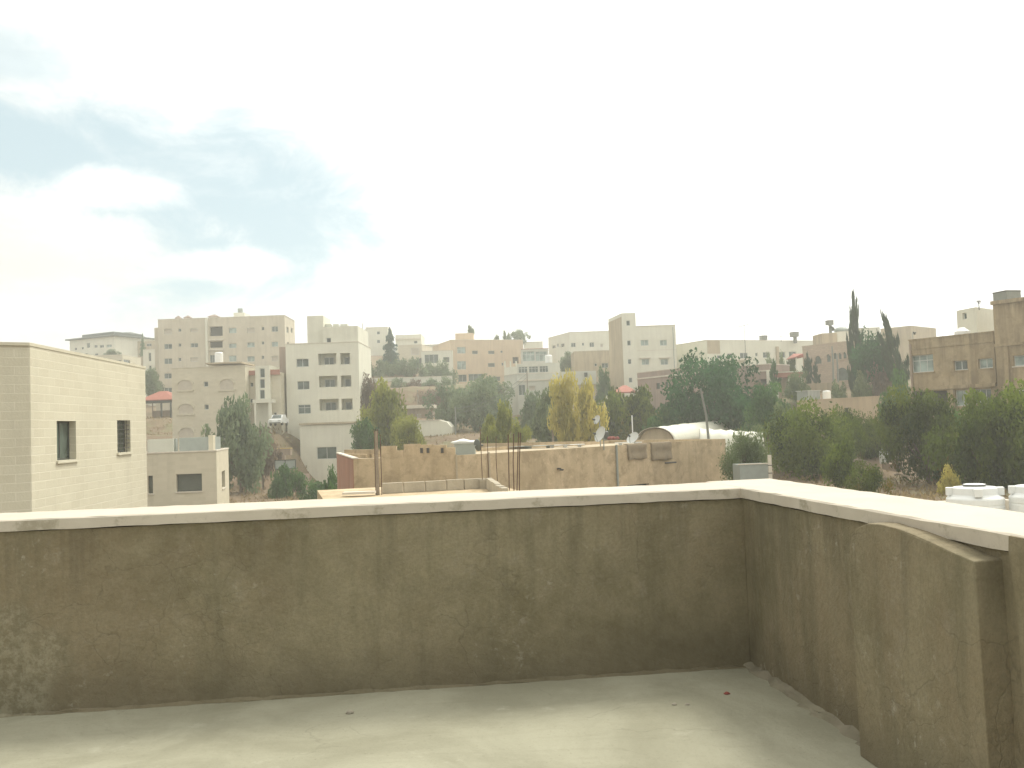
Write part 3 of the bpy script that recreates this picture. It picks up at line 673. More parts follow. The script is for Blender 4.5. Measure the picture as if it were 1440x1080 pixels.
for ys in ((462.5, 470, 's'), (483.5, 491, 'w'), (504, 512, 'w'), (525, 532.5, 'w'), (545, 552, 'w')): W6.append((0, 231, ys[0], 242, ys[1], ys[2]))
for a, b in ((462, 466.5), (483, 487.5), (503, 508)): W6.append((0, 251, a, 254.8, b, 'w'))
for a, b, st in ((462, 467, 's'), (482.5, 488.5, 'w'), (502.5, 508.5, 's')): W6.append((0, 268, a, 278.5, b, st))
W6 += [(0, 294.5, 459, 313, 472.5, 'o'), (0, 295, 480, 313, 489, 'o'), (0, 295, 499, 303, 511, 'w')]
for a, b in ((461, 468.5), (483, 489.5), (500, 508.5)): W6.append((0, 322, a, 332.5, b, 'wg'))
for a, b, st in ((461, 468, 's'), (481.5, 488.5, 'wg'), (501, 508.5, 'wg')): W6.append((0, 347.5, a, 358, b, st))
for a, b in ((459.5, 464.5), (480, 484.5), (500, 505)): W6.append((0, 368, a, 371.5, b, 'w'))
for a, b, st in ((459, 466.5, 'w'), (480.5, 487.5, 'wg'), (500.5, 508, 's')): W6.append((0, 382, a, 391, b, st))
W6 += [(1, 403, 460, 405.8, 468, 'w'), (1, 409, 461, 411.5, 468, 'w'), (1, 404, 481, 406.5, 488, 'w')]
r6, F6, z6, rg6 = building('apartment_block', 'big six storey cream apartment block on the hill with rows of small windows', 'apartment block',
    [(222, 449.8, 183), (400, 445, 183), (414, 449, 193)], 2, m_block, W6, ledges=[(0, 300, 492, .25, .3, 293, 315), (0, 300, 478, .3, .3, 293, 315)])
block(r6, 'side_wing', m_block, [(217, 461, 186), (222, 461, 186)], 2, 12)
pl = MB(); F6[0].box(pl, *[F6[0].uv(290, 480)[0], F6[0].uv(293, 480)[0]], 2, z6-.05, .003, .5); pl.build('pilaster', m_white, r6)
for px, w in ((251, 7), (264.5, 9), (301.5, 14)):
    p = P(px, 447, 188); ww = w/FPX*188; ch = MB(); ch.box((p.x, p.y), ww*.72, ww*.72, z6-.4, z6+.75); c_ = ch.build('chimney', m_white, r6)
    h_ = MB(); e = ww/2; hip(h_, [Vector((p.x-e, p.y-e)), Vector((p.x+e, p.y-e)), Vector((p.x+e, p.y+e)), Vector((p.x-e, p.y+e))], z6+.752, z6+1.3, .15, .1, .08); h_.build('chimney_cap', m_mauve, c_)
block(r6, 'roof_room', m_white, [(328.5, 440, 188), (344, 439.5, 188)], z6-.5, 4)

Wa = [(0, 250.5, 534.5, 270, 548.5, 'as'), (0, 309.5, 533, 328, 548, 'as'), (0, 251.5, 568, 271.5, 582, 'as'), (0, 311, 566.5, 330, 581, 'as'), (0, 252, 601.5, 272, 616, 'as'),
      (0, 286.6, 536.7, 292.7, 543.8, 'w'), (0, 287.6, 569, 293.4, 576, 'w'), (0, 288.2, 603, 295, 610.5, 'wv')]
ra, Fa, za, rga = building('arched_house', 'cream stone house with shuttered arched windows in front of the six storey block', 'house', [(241, 518, 122), (344.5, 514.3, 122)], -4.5, m_cream, Wa, back=11)
block(ra, 'side_wing', m_cream, [(344.6, 525, 124), (394, 523, 124)], -4.5, 8, [(0, 352, 538, 356, 543.8, 'w'), (0, 352, 561, 356, 566.5, 'w'), (0, 366, 583, 376, 598, 'w'), (0, 385, 580, 389, 586, 'w')])
block(ra, 'stair_tower', m_white, [(358.5, 514.5, 123.4), (379, 513.8, 123.4)], -.5, 5, [(0, 365.3, 518, 372.3, 531, 'wg'), (0, 365.3, 533, 372.3, 546, 'wg'), (0, 365.3, 548, 372.3, 561, 'w')])
for x0, x1, y0, y1 in ((345, 358.2, 522.5, 528), (379.3, 393, 521, 527)):
    F = Fac(P(x0, y0, 123.7).xy, P(x1, y0, 123.7).xy); b = MB(); F.box(b, 0, F.L, P(x0, y1, 123.7).z, P(x0, y0, 123.7).z+.1, -.25, 0); b.build('tiled_band', m_tilep, ra)
F = Fac(P(355, 567, 121.5).xy, P(383, 566, 121.5).xy); zc = P(355, 567, 121.5).z; b = MB(); F.box(b, 0, F.L, zc, zc+.45, -1.8, 0); b.build('porch_roof', m_white, ra)
b = MB(); F.box(b, F.L-.55, F.L-.2, -1, zc-.003, -.4, -.05); b.build('porch_column', m_white, ra)
b = MB(); F.box(b, .2, .45, -1, zc-.003, -.4, -.05); b.build('porch_column', m_white, ra)
F = Fac(P(290, 512, 122).xy, P(341, 510.5, 122).xy); zc = P(290, 513, 123).z; b = MB(); F.box(b, 0, F.L, zc-.05, zc+.15, -6, .5); b.build('roof_slab', m_tanr, ra)

Wb = [(0, 416.7, 504.4, 434, 516, 'w'), (0, 418, 536, 435.2, 548, 'w'), (0, 419.3, 569, 437, 582, 'wh'), (0, 412.3, 628, 419.3, 635.2, 'w')]
for x0, x1, y0, y1 in ((447.5, 473, 497, 521.5), (448.5, 474.5, 528.5, 553), (449.3, 476.5, 561, 586), (478.5, 492.3, 496.5, 521), (479.3, 494, 528, 552.5), (480.3, 496, 560.5, 585)): Wb.append((0, x0, y0, x1, y1, 'k'))
rb, Fb, zb_, rgb = building('balcony_house', 'off white five storey house with stacked balconies left of the yellow green tree', 'apartment block', [(401.3, 484.5, 126), (503.8, 481, 126)], -8, m_white, Wb, back=11)
block(rb, 'upper_storey', m_white, [(454, 459.8, 126.3), (503, 458.2, 126.3)], zb_-.5, 9, [(0, 459, 475, 465.5, 482, 'w')])
block(rb, 'roof_tower', m_white, [(431.5, 444.5, 127.5), (454.5, 443.8, 127.5)], zb_-.5, 5)
block(rb, 'rear_wing', m_mauve, [(392.5, 488, 133), (402, 487.5, 133)], -6, 6)  # the wing's shade is put into its darker brown colour
block(rb, 'ground_floor_annexe', m_white, [(421.5, 598.5, 121), (519, 595, 121)], -8, 5, [(0, 445.6, 628.5, 473.5, 645.5, 'w')])
F = Fac(P(421, 598, 121).xy, P(520, 594.5, 121).xy); b = MB(); zc = P(421, 598, 121).z; F.box(b, 0, F.L, zc+.005, zc+.25, -5, .25); b.build('annexe_coping', m_tanr, rb)
for k, (px, w) in enumerate(((462.5, 8), (473, 7), (484.5, 10))): p = P(px, 459, 129); ww = w/FPX*128; pp = MB(); pp.box((p.x, p.y), ww, 1.2, zb_+1, P(px, 456.2, 129).z); pp.build('roof_bulkhead', m_grey, rb)

rv = thing('red_roofed_pavilion', 'open pavilion with a hipped red roof beside the six storey block', 'pavilion', (*P(205, 562, 150).xy, gz(*P(222, 562, 150).xy)))
F = Fac(P(199, 563, 150).xy, P(243, 561.5, 150).xy); zc = P(199, 564, 150).z; q = [F.A, F.B, F.B-F.n*6, F.A-F.n*6]
h_ = MB(); hip(h_, q, zc, P(222, 550.5, 153).z, .2, .5, .15); h_.build('roof', m_tile, rv)
b = MB(); F.box(b, 0, F.L, zc-.45, zc-.005, -.3, 0); b.build('beam', m_dark, rv)
for u in (.4, F.L*.62, F.L-.4): b = MB(); F.box(b, u-.12, u+.12, zc-3.6, zc-.455, -.27, -.03); b.build('post', m_dark, rv)
b = MB(); F.box(b, -.5, F.L+.5, zc-5.2, zc-1.5, -5.9, -5.6); b.build('back_wall', m_brownd, rv)
b = MB(); F.box(b, -1, F.L+1, zc-5.8, zc-3.6, -.5, .3); b.build('base_wall', m_tanr, rv)

# ------------------------------------------------------------------ middle distance
building('far_tower', 'distant pale block with open balconies behind the dark conifer', 'apartment block', [(514, 461, 246), (545, 459.5, 246)], 12, m_white, [(0, 529.8, 466, 534.2, 470.3, 'w'), (0, 530, 478, 534.4, 482.5, 'w')], par=.4)
ft = bpy.data.objects['far_tower']
for y in (465.5, 476.5, 488): F = Fac(P(509.5, y, 246).xy, P(514, y, 246).xy); b = MB(); zc = P(509.5, y, 246).z; F.box(b, 0, F.L, zc, zc+.35, -4, .2); F.box(b, 0, .2, zc+.351, zc+2.1, -.3, 0); b.build('balcony', m_grey, ft)
building('flat_villa', 'hazy flat roofed villa just right of the dark conifer', 'house', [(556, 472, 238), (592, 470.3, 238)], 12, m_white, [(0, 582, 479, 587, 483, 'w')], ledges=[(0, 570, 476.5, .4, .4)])
building('stepped_villa', 'pale stepped villa behind the flat white house right of the conifer', 'house', [(560, 486, 226), (593, 484, 226), (608, 486, 236)], 10, m_cream, [(0, 578, 489, 589, 499, 's')])
building('ridge_house', 'low hazy house on the ridge just left of the peach block', 'house', [(592, 485.5, 240), (635, 483.5, 240)], 12, m_grey)
rw, Fw, zw, _ = building('white_villa', 'white villa with a large dark curved window left of the peach block', 'house', [(592, 494.5, 208), (636, 492, 208)], 6, m_white, [(0, 597, 498.5, 616.5, 511.5, 'w3'), (0, 623, 502, 632, 509.5, 'sg'), (0, 597, 519.5, 612, 528, 'o')])
F = Fw[0]; b = MB(); v = F.uv(597, 514.5)[1]; F.box(b, F.uv(594, 514)[0], F.uv(622, 514)[0], v-.3, v+.5, .003, 1.2); b.build('balcony', m_white, rw)
aw = MB(); F2_ = Fac(P(573, 508, 207).xy, P(592, 503, 207).xy); v = P(592, 503, 207).z
aw.hexa([F2_.pt(0, v-1.9, 0), F2_.pt(F2_.L, v-1.9, 0), F2_.pt(F2_.L, v-1.9, -5), F2_.pt(0, v-1.9, -5)], [F2_.pt(0, v-1.6, 0), F2_.pt(F2_.L, v, 0), F2_.pt(F2_.L, v, -5), F2_.pt(0, v-1.6, -5)]); aw.build('car_shelter_roof', m_slate, rw)
Wp = [(0, 643, 488, 654.8, 497, 'wg'), (0, 664, 493, 672, 498, 'sg'), (0, 686.7, 493, 695.4, 498, 'sg'), (0, 704, 493, 706.8, 496, 'w'), (0, 643, 507.8, 655.5, 519.6, 'wg'), (0, 686.5, 510.3, 696, 516.2, 'sg'), (0, 705.5, 510, 708.3, 514, 'w'),
      (0, 644.5, 526.8, 656.5, 537, 'w'), (0, 659, 525.8, 679.8, 536, 'w3'), (0, 692.6, 529.5, 703.8, 535.8, 'sg'), (0, 721, 502, 729.5, 511, 'o')]
rp, Fp, zp, rgp = building('peach_apartment_block', 'peach rendered three storey block in the centre of the skyline', 'apartment block', [(634, 478.3, 210), (735.5, 478.3, 216)], 4, m_peach, Wp, back=16)
block(rp, 'roof_room', m_peach, [(640, 469, 216), (665.5, 468, 216)], zp-.5, 5)
for px, y0, y1, w in ((661, 458.5, 476, 10), (698.5, 471, 478, 6), (709.5, 465, 478, 5), (715, 468.5, 478, 5)):
    tree('potted_tree', {661: 'dark bushy plant on top of the peach block roof room', 698.5: 'lowest leftmost plant along the peach block roof edge', 709.5: 'tallest plant along the peach block roof edge', 715: 'rightmost plant along the peach block roof edge'}[px], px, y0, y1, w, 221, 'bush', L_olive, 'plant', 'plants on the peach block roof', base=zp-.45)
building('veranda_house', 'hazy house with green glazed front and low red roof behind the grey white house', 'house', [(733, 491.5, 187), (771, 490, 187)], 8, m_grey, [(0, 735, 494, 752, 508, 'w3hg'), (0, 753, 494, 769.5, 508, 'w3hg')], copm=m_tilep)
building('skyline_house', 'faint low house on the skyline right of the umbrella shaped pine', 'house', [(737, 481.5, 250), (763, 480, 250)], 14, m_white)
rg, Fg, zg, rgg = building('grey_white_house', 'grey white two storey house with a glazed upper veranda and a white roof tank', 'house', [(709, 528.5, 159), (727.5, 526.5, 155), (785, 524.5, 155)], 2, m_grey,
    [(1, 743.5, 542.5, 753, 550, 's'), (0, 717, 545, 722, 555, 'w'), (1, 729, 541, 739, 556, 'w')], ledges=[(1, 740, 535, .25, .15)])
block(rg, 'upper_storey', m_grey, [(727, 512, 157), (787, 510, 157)], zg-.6, 7, [(0, 729, 515.5, 742, 524.5, 'w3hg'), (0, 743.5, 515, 757, 524, 'w3hg'), (0, 758.5, 514.5, 771, 523.5, 'w3hg')])
block(rg, 'balcony', m_white, [(709, 517, 159.5), (726.5, 515, 157)], zg-.4, .3)
for px in (710, 718, 726): b = MB(); p = P(px, 514, 159.6); b.box((p.x, p.y+.5), .25, .25, zg-.3, P(px, 511.5, 159.5).z+.5); b.build('balcony_post', m_white, rg)
rk, Fk, zk, _ = building('tan_annexe', 'tan house with a grey white parapet right of the grey white house', 'house', [(786, 535, 150), (838, 533, 150)], 2, m_tanr, back=9, cop=False)
block(rk, 'parapet', m_grey, [(786, 523, 149.6), (838, 521, 149.6)], zk-.8, .4)
b = MB(); p = P(824, 530, 149.3); b.box((p.x, p.y), .5, .3, p.z, p.z+.7); b.build('wall_lamp', m_dark, rk)
building('hill_villa', 'long hazy white villa on the hill behind the tan square house', 'house', [(771, 475.5, 218), (801, 476, 206), (857, 474.3, 206)], 8, m_white,
    [(1, 803, 482, 809.5, 488, 'w'), (1, 818.5, 482, 821.3, 486, 'w'), (1, 829, 481.5, 835.5, 488, 'w'), (1, 844, 483.5, 848, 488, 's'), (0, 788.5, 483, 793.5, 488, 'w'), (0, 783, 483, 785.5, 488, 'w'), (0, 776.5, 485.5, 781, 490, 'w')])
block(bpy.data.objects['hill_villa'], 'roof_room', m_white, [(835, 470.5, 209), (857, 467.5, 207)], 20, 6)
building('tan_square_house', 'plain tan square house just left of the tall white block', 'house', [(807, 494.5, 172), (858, 492.3, 172)], 3, m_tanr, [(0, 836, 511, 839.5, 515, 'w'), (0, 846, 510.5, 855.6, 517.5, 'w'), (0, 844, 536, 850, 542, 'w')])
rt, Ft, zt_, _ = building('white_block', 'tall white four storey block with a higher stair tower on its left', 'apartment block', [(874.5, 460, 149), (949.6, 457.6, 149)], 2, m_white,
    [(0, 901, 478, 912, 486, 'wg'), (0, 928, 478, 938, 486, 'wg'), (0, 902.5, 505, 912.8, 513, 'wg'), (0, 929, 505, 939.5, 513, 'wg'), (0, 904, 530, 913, 538, 'w')], back=12, ledges=[(0, 907, 503.5, .15, .35, 899.5, 915), (0, 934, 503, .15, .35, 926.5, 942), (0, 905, 493, .08, .03)])
block(rt, 'stair_tower', m_white, [(855.3, 449, 157), (874, 443.8, 148.7), (893.6, 443.2, 148.7)], 2, 8, [(1, 880.7, 450.5, 886, 458, 'w'), (1, 882, 478.6, 887, 486, 'w'), (1, 883, 505, 888, 512, 'w'), (1, 884.3, 531, 889.4, 538, 'w')])
F = Fac(P(855.3, 449, 157).xy, P(874, 443.8, 148.7).xy); b = MB(); F.box(b, .05, F.L-.05, 2, P(874, 444, 148.7).z-.15, .003, .03); b.build('side_cladding', m_tanr, rt)
b = MB(); p = P(947.8, 500, 148.7); b.tube([(p.x, p.y, 6), (p.x, p.y, zt_-.3)], .06); b.build('drainpipe', m_gmetal, rt)
rq, Fq, zq, _ = building('mauve_house', 'low mauve brown house with a pale parapet band in front of the tall white block', 'house', [(896, 525, 128), (985, 514.8, None)], 2, m_mauve,
    [(0, 898.3, 543.5, 906, 551.5, 'wD'), (0, 922.5, 538.5, 928, 547, 'wD'), (0, 935, 537, 939.5, 545.5, 'wD'), (0, 944.3, 531, 949.5, 552, 'o')], back=10, ledges=[(0, 900, 532.5, .18, .15)])
F = Fac(P(860, 553, 126).xy, P(896, 553, 126.6).xy); za_, zb2 = P(860, 553.5, 126).z, P(896, 542.5, 130).z
b = MB(); b.hexa([F.pt(0, za_, 0), F.pt(F.L, za_, 0), F.pt(F.L, zb2, -5), F.pt(F.L*.85, zb2, -5)], [F.pt(0, za_+.18, 0), F.pt(F.L, za_+.18, 0), F.pt(F.L, zb2+.18, -5), F.pt(F.L*.85, zb2+.18, -5)]); b.build('canopy_roof', m_tile, rq)
for u in (.7, F.L-.5): b = MB(); F.box(b, u-.12, u+.12, 2, za_-.003, -.4, -.15); b.build('canopy_post', m_white, rq)
b = MB(); F.box(b, .5, F.L*.55, 2, za_-.1, -4.9, -4.6); b.build('canopy_wall', m_white, rq)
building('shed_house', 'low greyish house with a greenish strip window right of the tall white block', 'house', [(951, 494.5, 170), (980, 491.5, 163)], 8, m_mauve, [(0, 962, 499.5, 976.5, 507, 'w3g')])
building('small_beige_house', 'small beige house squeezed between the greyish low house and the long white house', 'house', [(980.5, 491.5, 166), (997, 490.5, 166)], 8, m_tanr, [(0, 984, 501, 988, 507, 'w'), (0, 990, 502, 994, 506, 'w')])
rl, Fl, zl, _ = building('long_white_house', 'long white two storey house with a row of dark square windows and tanks on top', 'house', [(994, 478.6, 152), (1153, 479.8, None)], 6, m_white,
    [(0, 1008.7, 499.6, 1014.8, 504.3, 'w'), (0, 1023, 497, 1031, 503.5, 'w'), (0, 1040.7, 496, 1052, 504.3, 'w'), (0, 1062.4, 496, 1065.6, 501.3, 'w'), (0, 1073, 495.2, 1083.2, 503.2, 'w'), (0, 1094.4, 494.8, 1104.5, 503, 'w'), (0, 1109.6, 494.3, 1120, 502.3, 'w')], back=11,
    ledges=[(0, 1030, 506, .35, .8, 1018, 1053)])
b = MB(); Fl[0].box(b, Fl[0].uv(1091, 500)[0], Fl[0].uv(1094, 500)[0], 8, zl-1, .003, .35); b.build('drain_box', m_tanr, rl)
b = MB(); Fl[0].box(b, 0, Fl[0].uv(1012, 485)[0], zl-2.2, zl-.02, .003, .06); b.build('render_band', m_tanr, rl)
rs, Fs_, zs, _ = building('rosy_stone_house', 'rosy stone house with arched windows beside the tall cypress', 'house', [(1128, 487.8, 131), (1194, 480.3, None)], 2, m_stone,
    [(0, 1134, 502, 1140.3, 511, 'a'), (0, 1147, 500.5, 1155, 511.5, 'a'), (0, 1163.5, 498, 1168, 509, 'a'), (0, 1173, 496, 1177, 505, 'a'), (0, 1180, 496, 1183.3, 505, 'a'), (0, 1186.5, 495, 1190.2, 504, 'a'), (0, 1177, 517, 1193, 535, 'a')], back=9, fm=m_stone, copm=m_stone)
block(rs, 'roof_room', m_tanr, [(1155.6, 468.8, 130), (1176.6, 467, 130)], zs-.5, 4)
block(rs, 'roof_room', m_white, [(1177, 466.3, 131), (1196, 465, 131)], zs-.5, 4)
b = MB(); p = P(1183, 464, 133); b.lathe((p.x, p.y, P(1183, 466, 133).z), [(1.0, 0), (1.0, .3), (.7, .55), (.2, .62)], 16); b.build('roof_dome', m_gmetal, rs)
b = MB(); F = Fac(P(1117, 503, 126).xy, P(1129, 502, 126).xy); zc = P(1117, 503, 126).z
b.hexa([F.pt(0, zc, .3), F.pt(F.L, zc, .3), F.pt(F.L, zc, -4), F.pt(0, zc, -4)], [F.pt(0, zc+.1, .3), F.pt(F.L, zc+.5, .3), F.pt(F.L, zc+.8, -3.8), F.pt(F.L*.9, zc+.8, -3.8)]); b.build('porch_roof', m_tile, rs)
b = MB(); b.tube([F.pt(.25, 4, 0), F.pt(.25, zc, 0)], .1); b.build('porch_post', m_white, rs)
ru, Fu, zu, _ = building('small_mauve_house', 'small mauve house right of the big dark pine', 'house', [(1050, 514.5, 118), (1082, 513, 116)], 2, m_mauve, [(0, 1066, 533, 1078, 545, 'o')], back=6, ledges=[(0, 1060, 522.5, .15, .2)])
b = MB(); p = P(1081, 530, 115.5); b.box((p.x, p.y), .45, .45, 2, P(1081, 520.5, 115.5).z); b.build('pale_pillar', m_white, ru)
rc_ = thing('red_fascia_porch', 'open porch with a red fascia in front of the rosy stone house', 'porch', (*P(1093, 545, 112).xy, gz(*P(1093, 545, 112).xy)))
F = Fac(P(1090, 530, 112).xy, P(1130, 528, 111).xy); zc = P(1090, 531, 112).z
b = MB(); F.box(b, 0, F.L, zc, zc+.55, -4, 0); b.build('fascia', m_tilep, rc_); b = MB(); F.box(b, -.1, F.L+.1, zc+.553, zc+.66, -4.1, .1); b.build('roof_slab', m_white, rc_)
b = MB(); F.box(b, 0, F.L, zc-2.6, zc-.003, -4, -3.8); b.build('back_wall', m_tanr, rc_)
for u in (.2, F.L*.5, F.L-.2): b = MB(); F.box(b, u-.13, u+.13, zc-3.5, zc-.003, -.35, -.1); b.build('pillar', m_white, rc_)
ro, Fo, zo, _ = building('low_peach_house', 'long low peach wall of a flat house behind the garden trees', 'house', [(1121, 564.5, 98), (1253.5, 557, None)], -1, m_peach, [(0, 1123, 578, 1135, 592, 'o')], back=8, copm=m_peach)
b = MB(); F = Fo[0]; F.box(b, F.uv(1190, 560)[0], F.uv(1190, 560)[0]+.25, 0, zo-.9, .003, .25); b.build('drainpipe', m_bar, ro)
building('far_white_terrace', 'white flat building behind the two cypresses', 'house', [(1206, 462, 165), (1237, 458.5, 165), (1276, 474, 160)][:2], 6, m_white, copm=m_grey)
building('beige_back_house', 'beige building with a pale roof edge showing left of the brown building', 'house', [(1238, 463, 162), (1282, 472.5, 158)], 6, m_tanr)

# ------------------------------------------------------------------ brown building on the right
rR, FR, zR, rgR = building('brown_building', 'stained brown two storey building with a taller wing at the right edge', 'building', [(1278, 479.3, 80), (1397, 467, None)], -1.5, m_brown,
    [(0, 1281, 499, 1312.5, 523.5, 'w3hg'), (0, 1341, 507, 1360.5, 520.5, 'w'), (0, 1375.6, 504, 1396, 518, 'wg'), (0, 1286, 550, 1334, 572, 'o'), (0, 1343, 548.5, 1364, 571, 'wg'), (0, 1368, 547, 1394, 568, 'w3')], back=12, copm=m_brown,
    ledges=[(0, 1300, 546.5, .28, .22), (0, 1300, 489, .12, .06)])
F = FR[0]
for px in (1338, 1366): b = MB(); F.box(b, F.uv(px, 560)[0]-.25, F.uv(px, 560)[0]+.25, -1, F.uv(px, 548)[1], .003, .16); b.build('pilaster', m_brown, rR)
b = MB(); F.box(b, .35, .55, 0, F.uv(1284, 550)[1], .05, .22); b.build('drainpipe', m_bar, rR)
b = MB(); b.tube([F.pt(.15, 0, .1), F.pt(.15, zR-.3, .1)], .09); b.build('drainpipe', m_brownd, rR)
c0 = Vector(P(1396, 429, 73.3).xy); dB = FR[0].d; c1 = c0+dB*9
Fw_ = Fac(c0, c1); zB = P(1396, 429, 73.3).z
wl = MB(); hs = []
wins_ = [(1424.5, 499, 1458, 514, 'w'), (1427, 548, 1458, 567, 'w'), (1413, 548, 1420, 566, 'w')]
for x0, y0, x1, y1, st in wins_: hs.append((*Fw_.rect(x0, y0, x1, y1), .28, True))
wall_faces(wl, Fw_, -1.5, zB, hs); rgB = [c0, c1, c1-Fw_.n*10, c0-Fw_.n*10]
for i in (1, 2, 3): wall_faces(wl, Fac(rgB[i], rgB[(i+1) % 4]), -1.5, zB, [])
wl.poly([(q.x, q.y, zB) for q in rgB]); wl.build('tall_wing', m_brown, rR)
for (x0, y0, x1, y1, st), h4 in zip(wins_, hs): SILL[0] = m_cop; window(rR, Fw_, *h4[:4], .22, st, m_alu, m_glassl if y0 < 520 else m_glass, 80)
b = MB(); Fw_.box(b, -.1, Fw_.L, zB+.003, zB+.3, -1, .18); b.build('coping', m_brown, rR)
b = MB(); v = Fw_.uv(1400, 486)[1]; Fw_.box(b, 0, Fw_.L, v-.1, v+.1, .003, .12); v = Fw_.uv(1400, 546)[1]; Fw_.box(b, 0, Fw_.L, v-.15, v+.15, .003, .2); b.build('ledge', m_brown, rR)
b = MB(); u = Fw_.uv(1419, 500)[0]; Fw_.box(b, u-.3, u, 0, Fw_.uv(1419, 487)[1], .003, .2); b.build('pilaster', m_brown, rR)
block(rR, 'roof_room', m_white, [(1345, 437, 82), (1372.5, 434, 79.5), (1397, 434.5, 82)], zR-.5, 5, [(0, 1353.5, 440, 1359.3, 449, 'w')])

# ------------------------------------------------------------------ walls and low houses in the valley
def wall(name, label, x0, y0, x1, y1, Y0, Y1, ybot, th, m, cat='wall', cop=None):
    A, B = P(x0, y0, Y0), P(x1, y1, Y1); F = Fac(A.xy, B.xy); root = thing(name, label, cat, (A.x, A.y, P(x0, ybot, Y0).z))
    b = MB(); zb0, zb1 = P(x0, ybot, Y0).z, P(x1, ybot, Y1).z; zl_ = min(zb0, zb1)
    b.hexa([F.pt(0, zl_, 0), F.pt(F.L, zl_, 0), F.pt(F.L, zl_, -th), F.pt(0, zl_, -th)], [F.pt(0, A.z, 0), F.pt(F.L, B.z, 0), F.pt(F.L, B.z, -th), F.pt(0, A.z, -th)])
    b.build('wall', m, root)
    if cop:
        b = MB(); b.hexa([F.pt(-.05, A.z+.003, .06), F.pt(F.L+.05, B.z+.003, .06), F.pt(F.L+.05, B.z+.003, -th-.06), F.pt(-.05, A.z+.003, -th-.06)], [F.pt(-.05, A.z+.1, .06), F.pt(F.L+.05, B.z+.1, .06), F.pt(F.L+.05, B.z+.1, -th-.06), F.pt(-.05, A.z+.1, -th-.06)]); b.build('coping', cop, root)
    return root
wall('retaining_wall', 'hazy grey retaining wall behind the yellow green tree, under the far bushes', 506, 533, 636, 529, 186, 190, 552, .5, m_grey, cop=m_cop)
wall('retaining_wall', 'pinkish retaining wall below the far hedge, left of the peach block', 556, 549, 660, 545, 166, 172, 590, .5, m_peach)
wall('retaining_wall', 'brown stone retaining wall below the porch of the arched house', 365, 633, 400, 630, 116, 116, 660, .5, m_brownd)
wall('retaining_wall', 'pale low garden wall in front of the rosy stone house', 1128, 540, 1182, 537.5, 116, 114, 552, .4, m_tanr)
wall('boundary_wall', 'low reddish boundary wall behind the white tunnel greenhouse', 1005, 602, 1066, 600, 100, 96, 618, .3, m_brownd)
wall('garden_wall', 'low brown garden wall under the dark framed panels in the valley', 394, 668, 426, 667, 96, 95, 692, 1.2, m_mauve)
wall('planter_wall', 'small planter wall with a yellow top above the dark framed panels', 382, 632, 408, 631, 113, 113, 640, 1.0, m_brownd, cop=flat('yellow_trim', (.50, .36, .14)))
rG, FG, zG, rgG = building('brown_garage', 'low brown garage with a pale fascia below the pinkish retaining wall', 'garage', [(566, 575, 150), (608, 574, 150)], -1, m_brownd, [(0, 586.5, 582, 592.5, 592, 's')], back=8, cop=False)
b = MB(); F = FG[0]; F.box(b, -.3, F.L+.3, zG+.003, zG+.55, -8, .5); b.build('fascia', m_cop, rG)
A, B = P(585.5, 592.3, 128), P(634, 590.8, 128); F = Fac(A.xy, B.xy); rz = thing('cream_low_house', 'small cream house with one cut off roof corner right of the yellow green tree', 'house', (A.x, A.y, -1))
zt2 = A.z; uL = F.L; prof = [(0, -2), (uL, -2), (uL, zt2-.95), (uL*.88, zt2-.25), (uL*.68, zt2), (0, zt2)]
b = MB(); b.hexa([F.pt(u, v, 0) for u, v in prof], [F.pt(u, v, -8) for u, v in prof]); b.build('wall', m_white, rz)
b = MB(); b.hexa([F.pt(u, v, .1) for u, v in [(-.1, zt2+.004), (uL*.68, zt2+.004), (uL*.68, zt2+.12), (-.1, zt2+.12)]], [F.pt(u, v, -8.1) for u, v in [(-.1, zt2+.004), (uL*.68, zt2+.004), (uL*.68, zt2+.12), (-.1, zt2+.12)]]); b.build('coping', m_cop, rz)

# ------------------------------------------------------------------ flat roofed tan building in the middle
zC = P(640, 640.5, 41).z
PA, PM, PC = P(497, 645, 41), P(640, 640, 41), Pz(1020, 617, zC)
Fa_, Fc_ = Fac(PA.xy, PM.xy), Fac(PM.xy, PC.xy)
rt2 = thing('flat_roofed_house', 'long tan concrete house with a flat cluttered roof just beyond the parapet', 'house', (PA.x, PA.y, -6))
bk = 9.0
Pl = P(474, 637, 51.5); back = [Vector(PC.xy)-Fc_.n*bk, Vector((PM.x+1, PM.y))-Fc_.n*bk, Vector((Pl.x, Pl.y))]
ringT = [Vector(PA.xy), Vector(PM.xy), Vector(PC.xy)]+back
wl = MB()
hs = [(*Fc_.rect(882, 681, 913, 690), .25, True)]
wall_faces(wl, Fa_, -6, zC, []); wall_faces(wl, Fc_, -6, zC, hs)
for i in (2, 3, 4): wall_faces(wl, Fac(ringT[i], ringT[i+1]), -6, zC, [])
cen = sum(ringT, Vector((0, 0)))/6
inn = [cen+(q-cen)*(1-.25/(q-cen).length) for q in ringT]
for i in range(6):
    j = (i+1) % 6; a, b_, c_, d_ = ringT[i], ringT[j], inn[j], inn[i]
    wl.poly([(a.x, a.y, zC), (b_.x, b_.y, zC), (c_.x, c_.y, zC), (d_.x, d_.y, zC)]); wl.poly([(d_.x, d_.y, zC), (c_.x, c_.y, zC), (c_.x, c_.y, zC-.2), (d_.x, d_.y, zC-.2)])
wl.build('wall', m_conc, rt2)
b = MB(); b.poly([(q.x, q.y, zC-.198) for q in inn]); b.build('roof', m_tanr, rt2)
window(rt2, Fc_, *hs[0][:4], .18, 'w3D', m_dark, m_glass, 120)
Fr_ = Fac((Pl.x, Pl.y), (PA.x, PA.y)); b = MB(); Fr_.box(b, 0, Fr_.L, -6, zC-.02, .002, .03); b.build('side_render', m_redp, rt2)
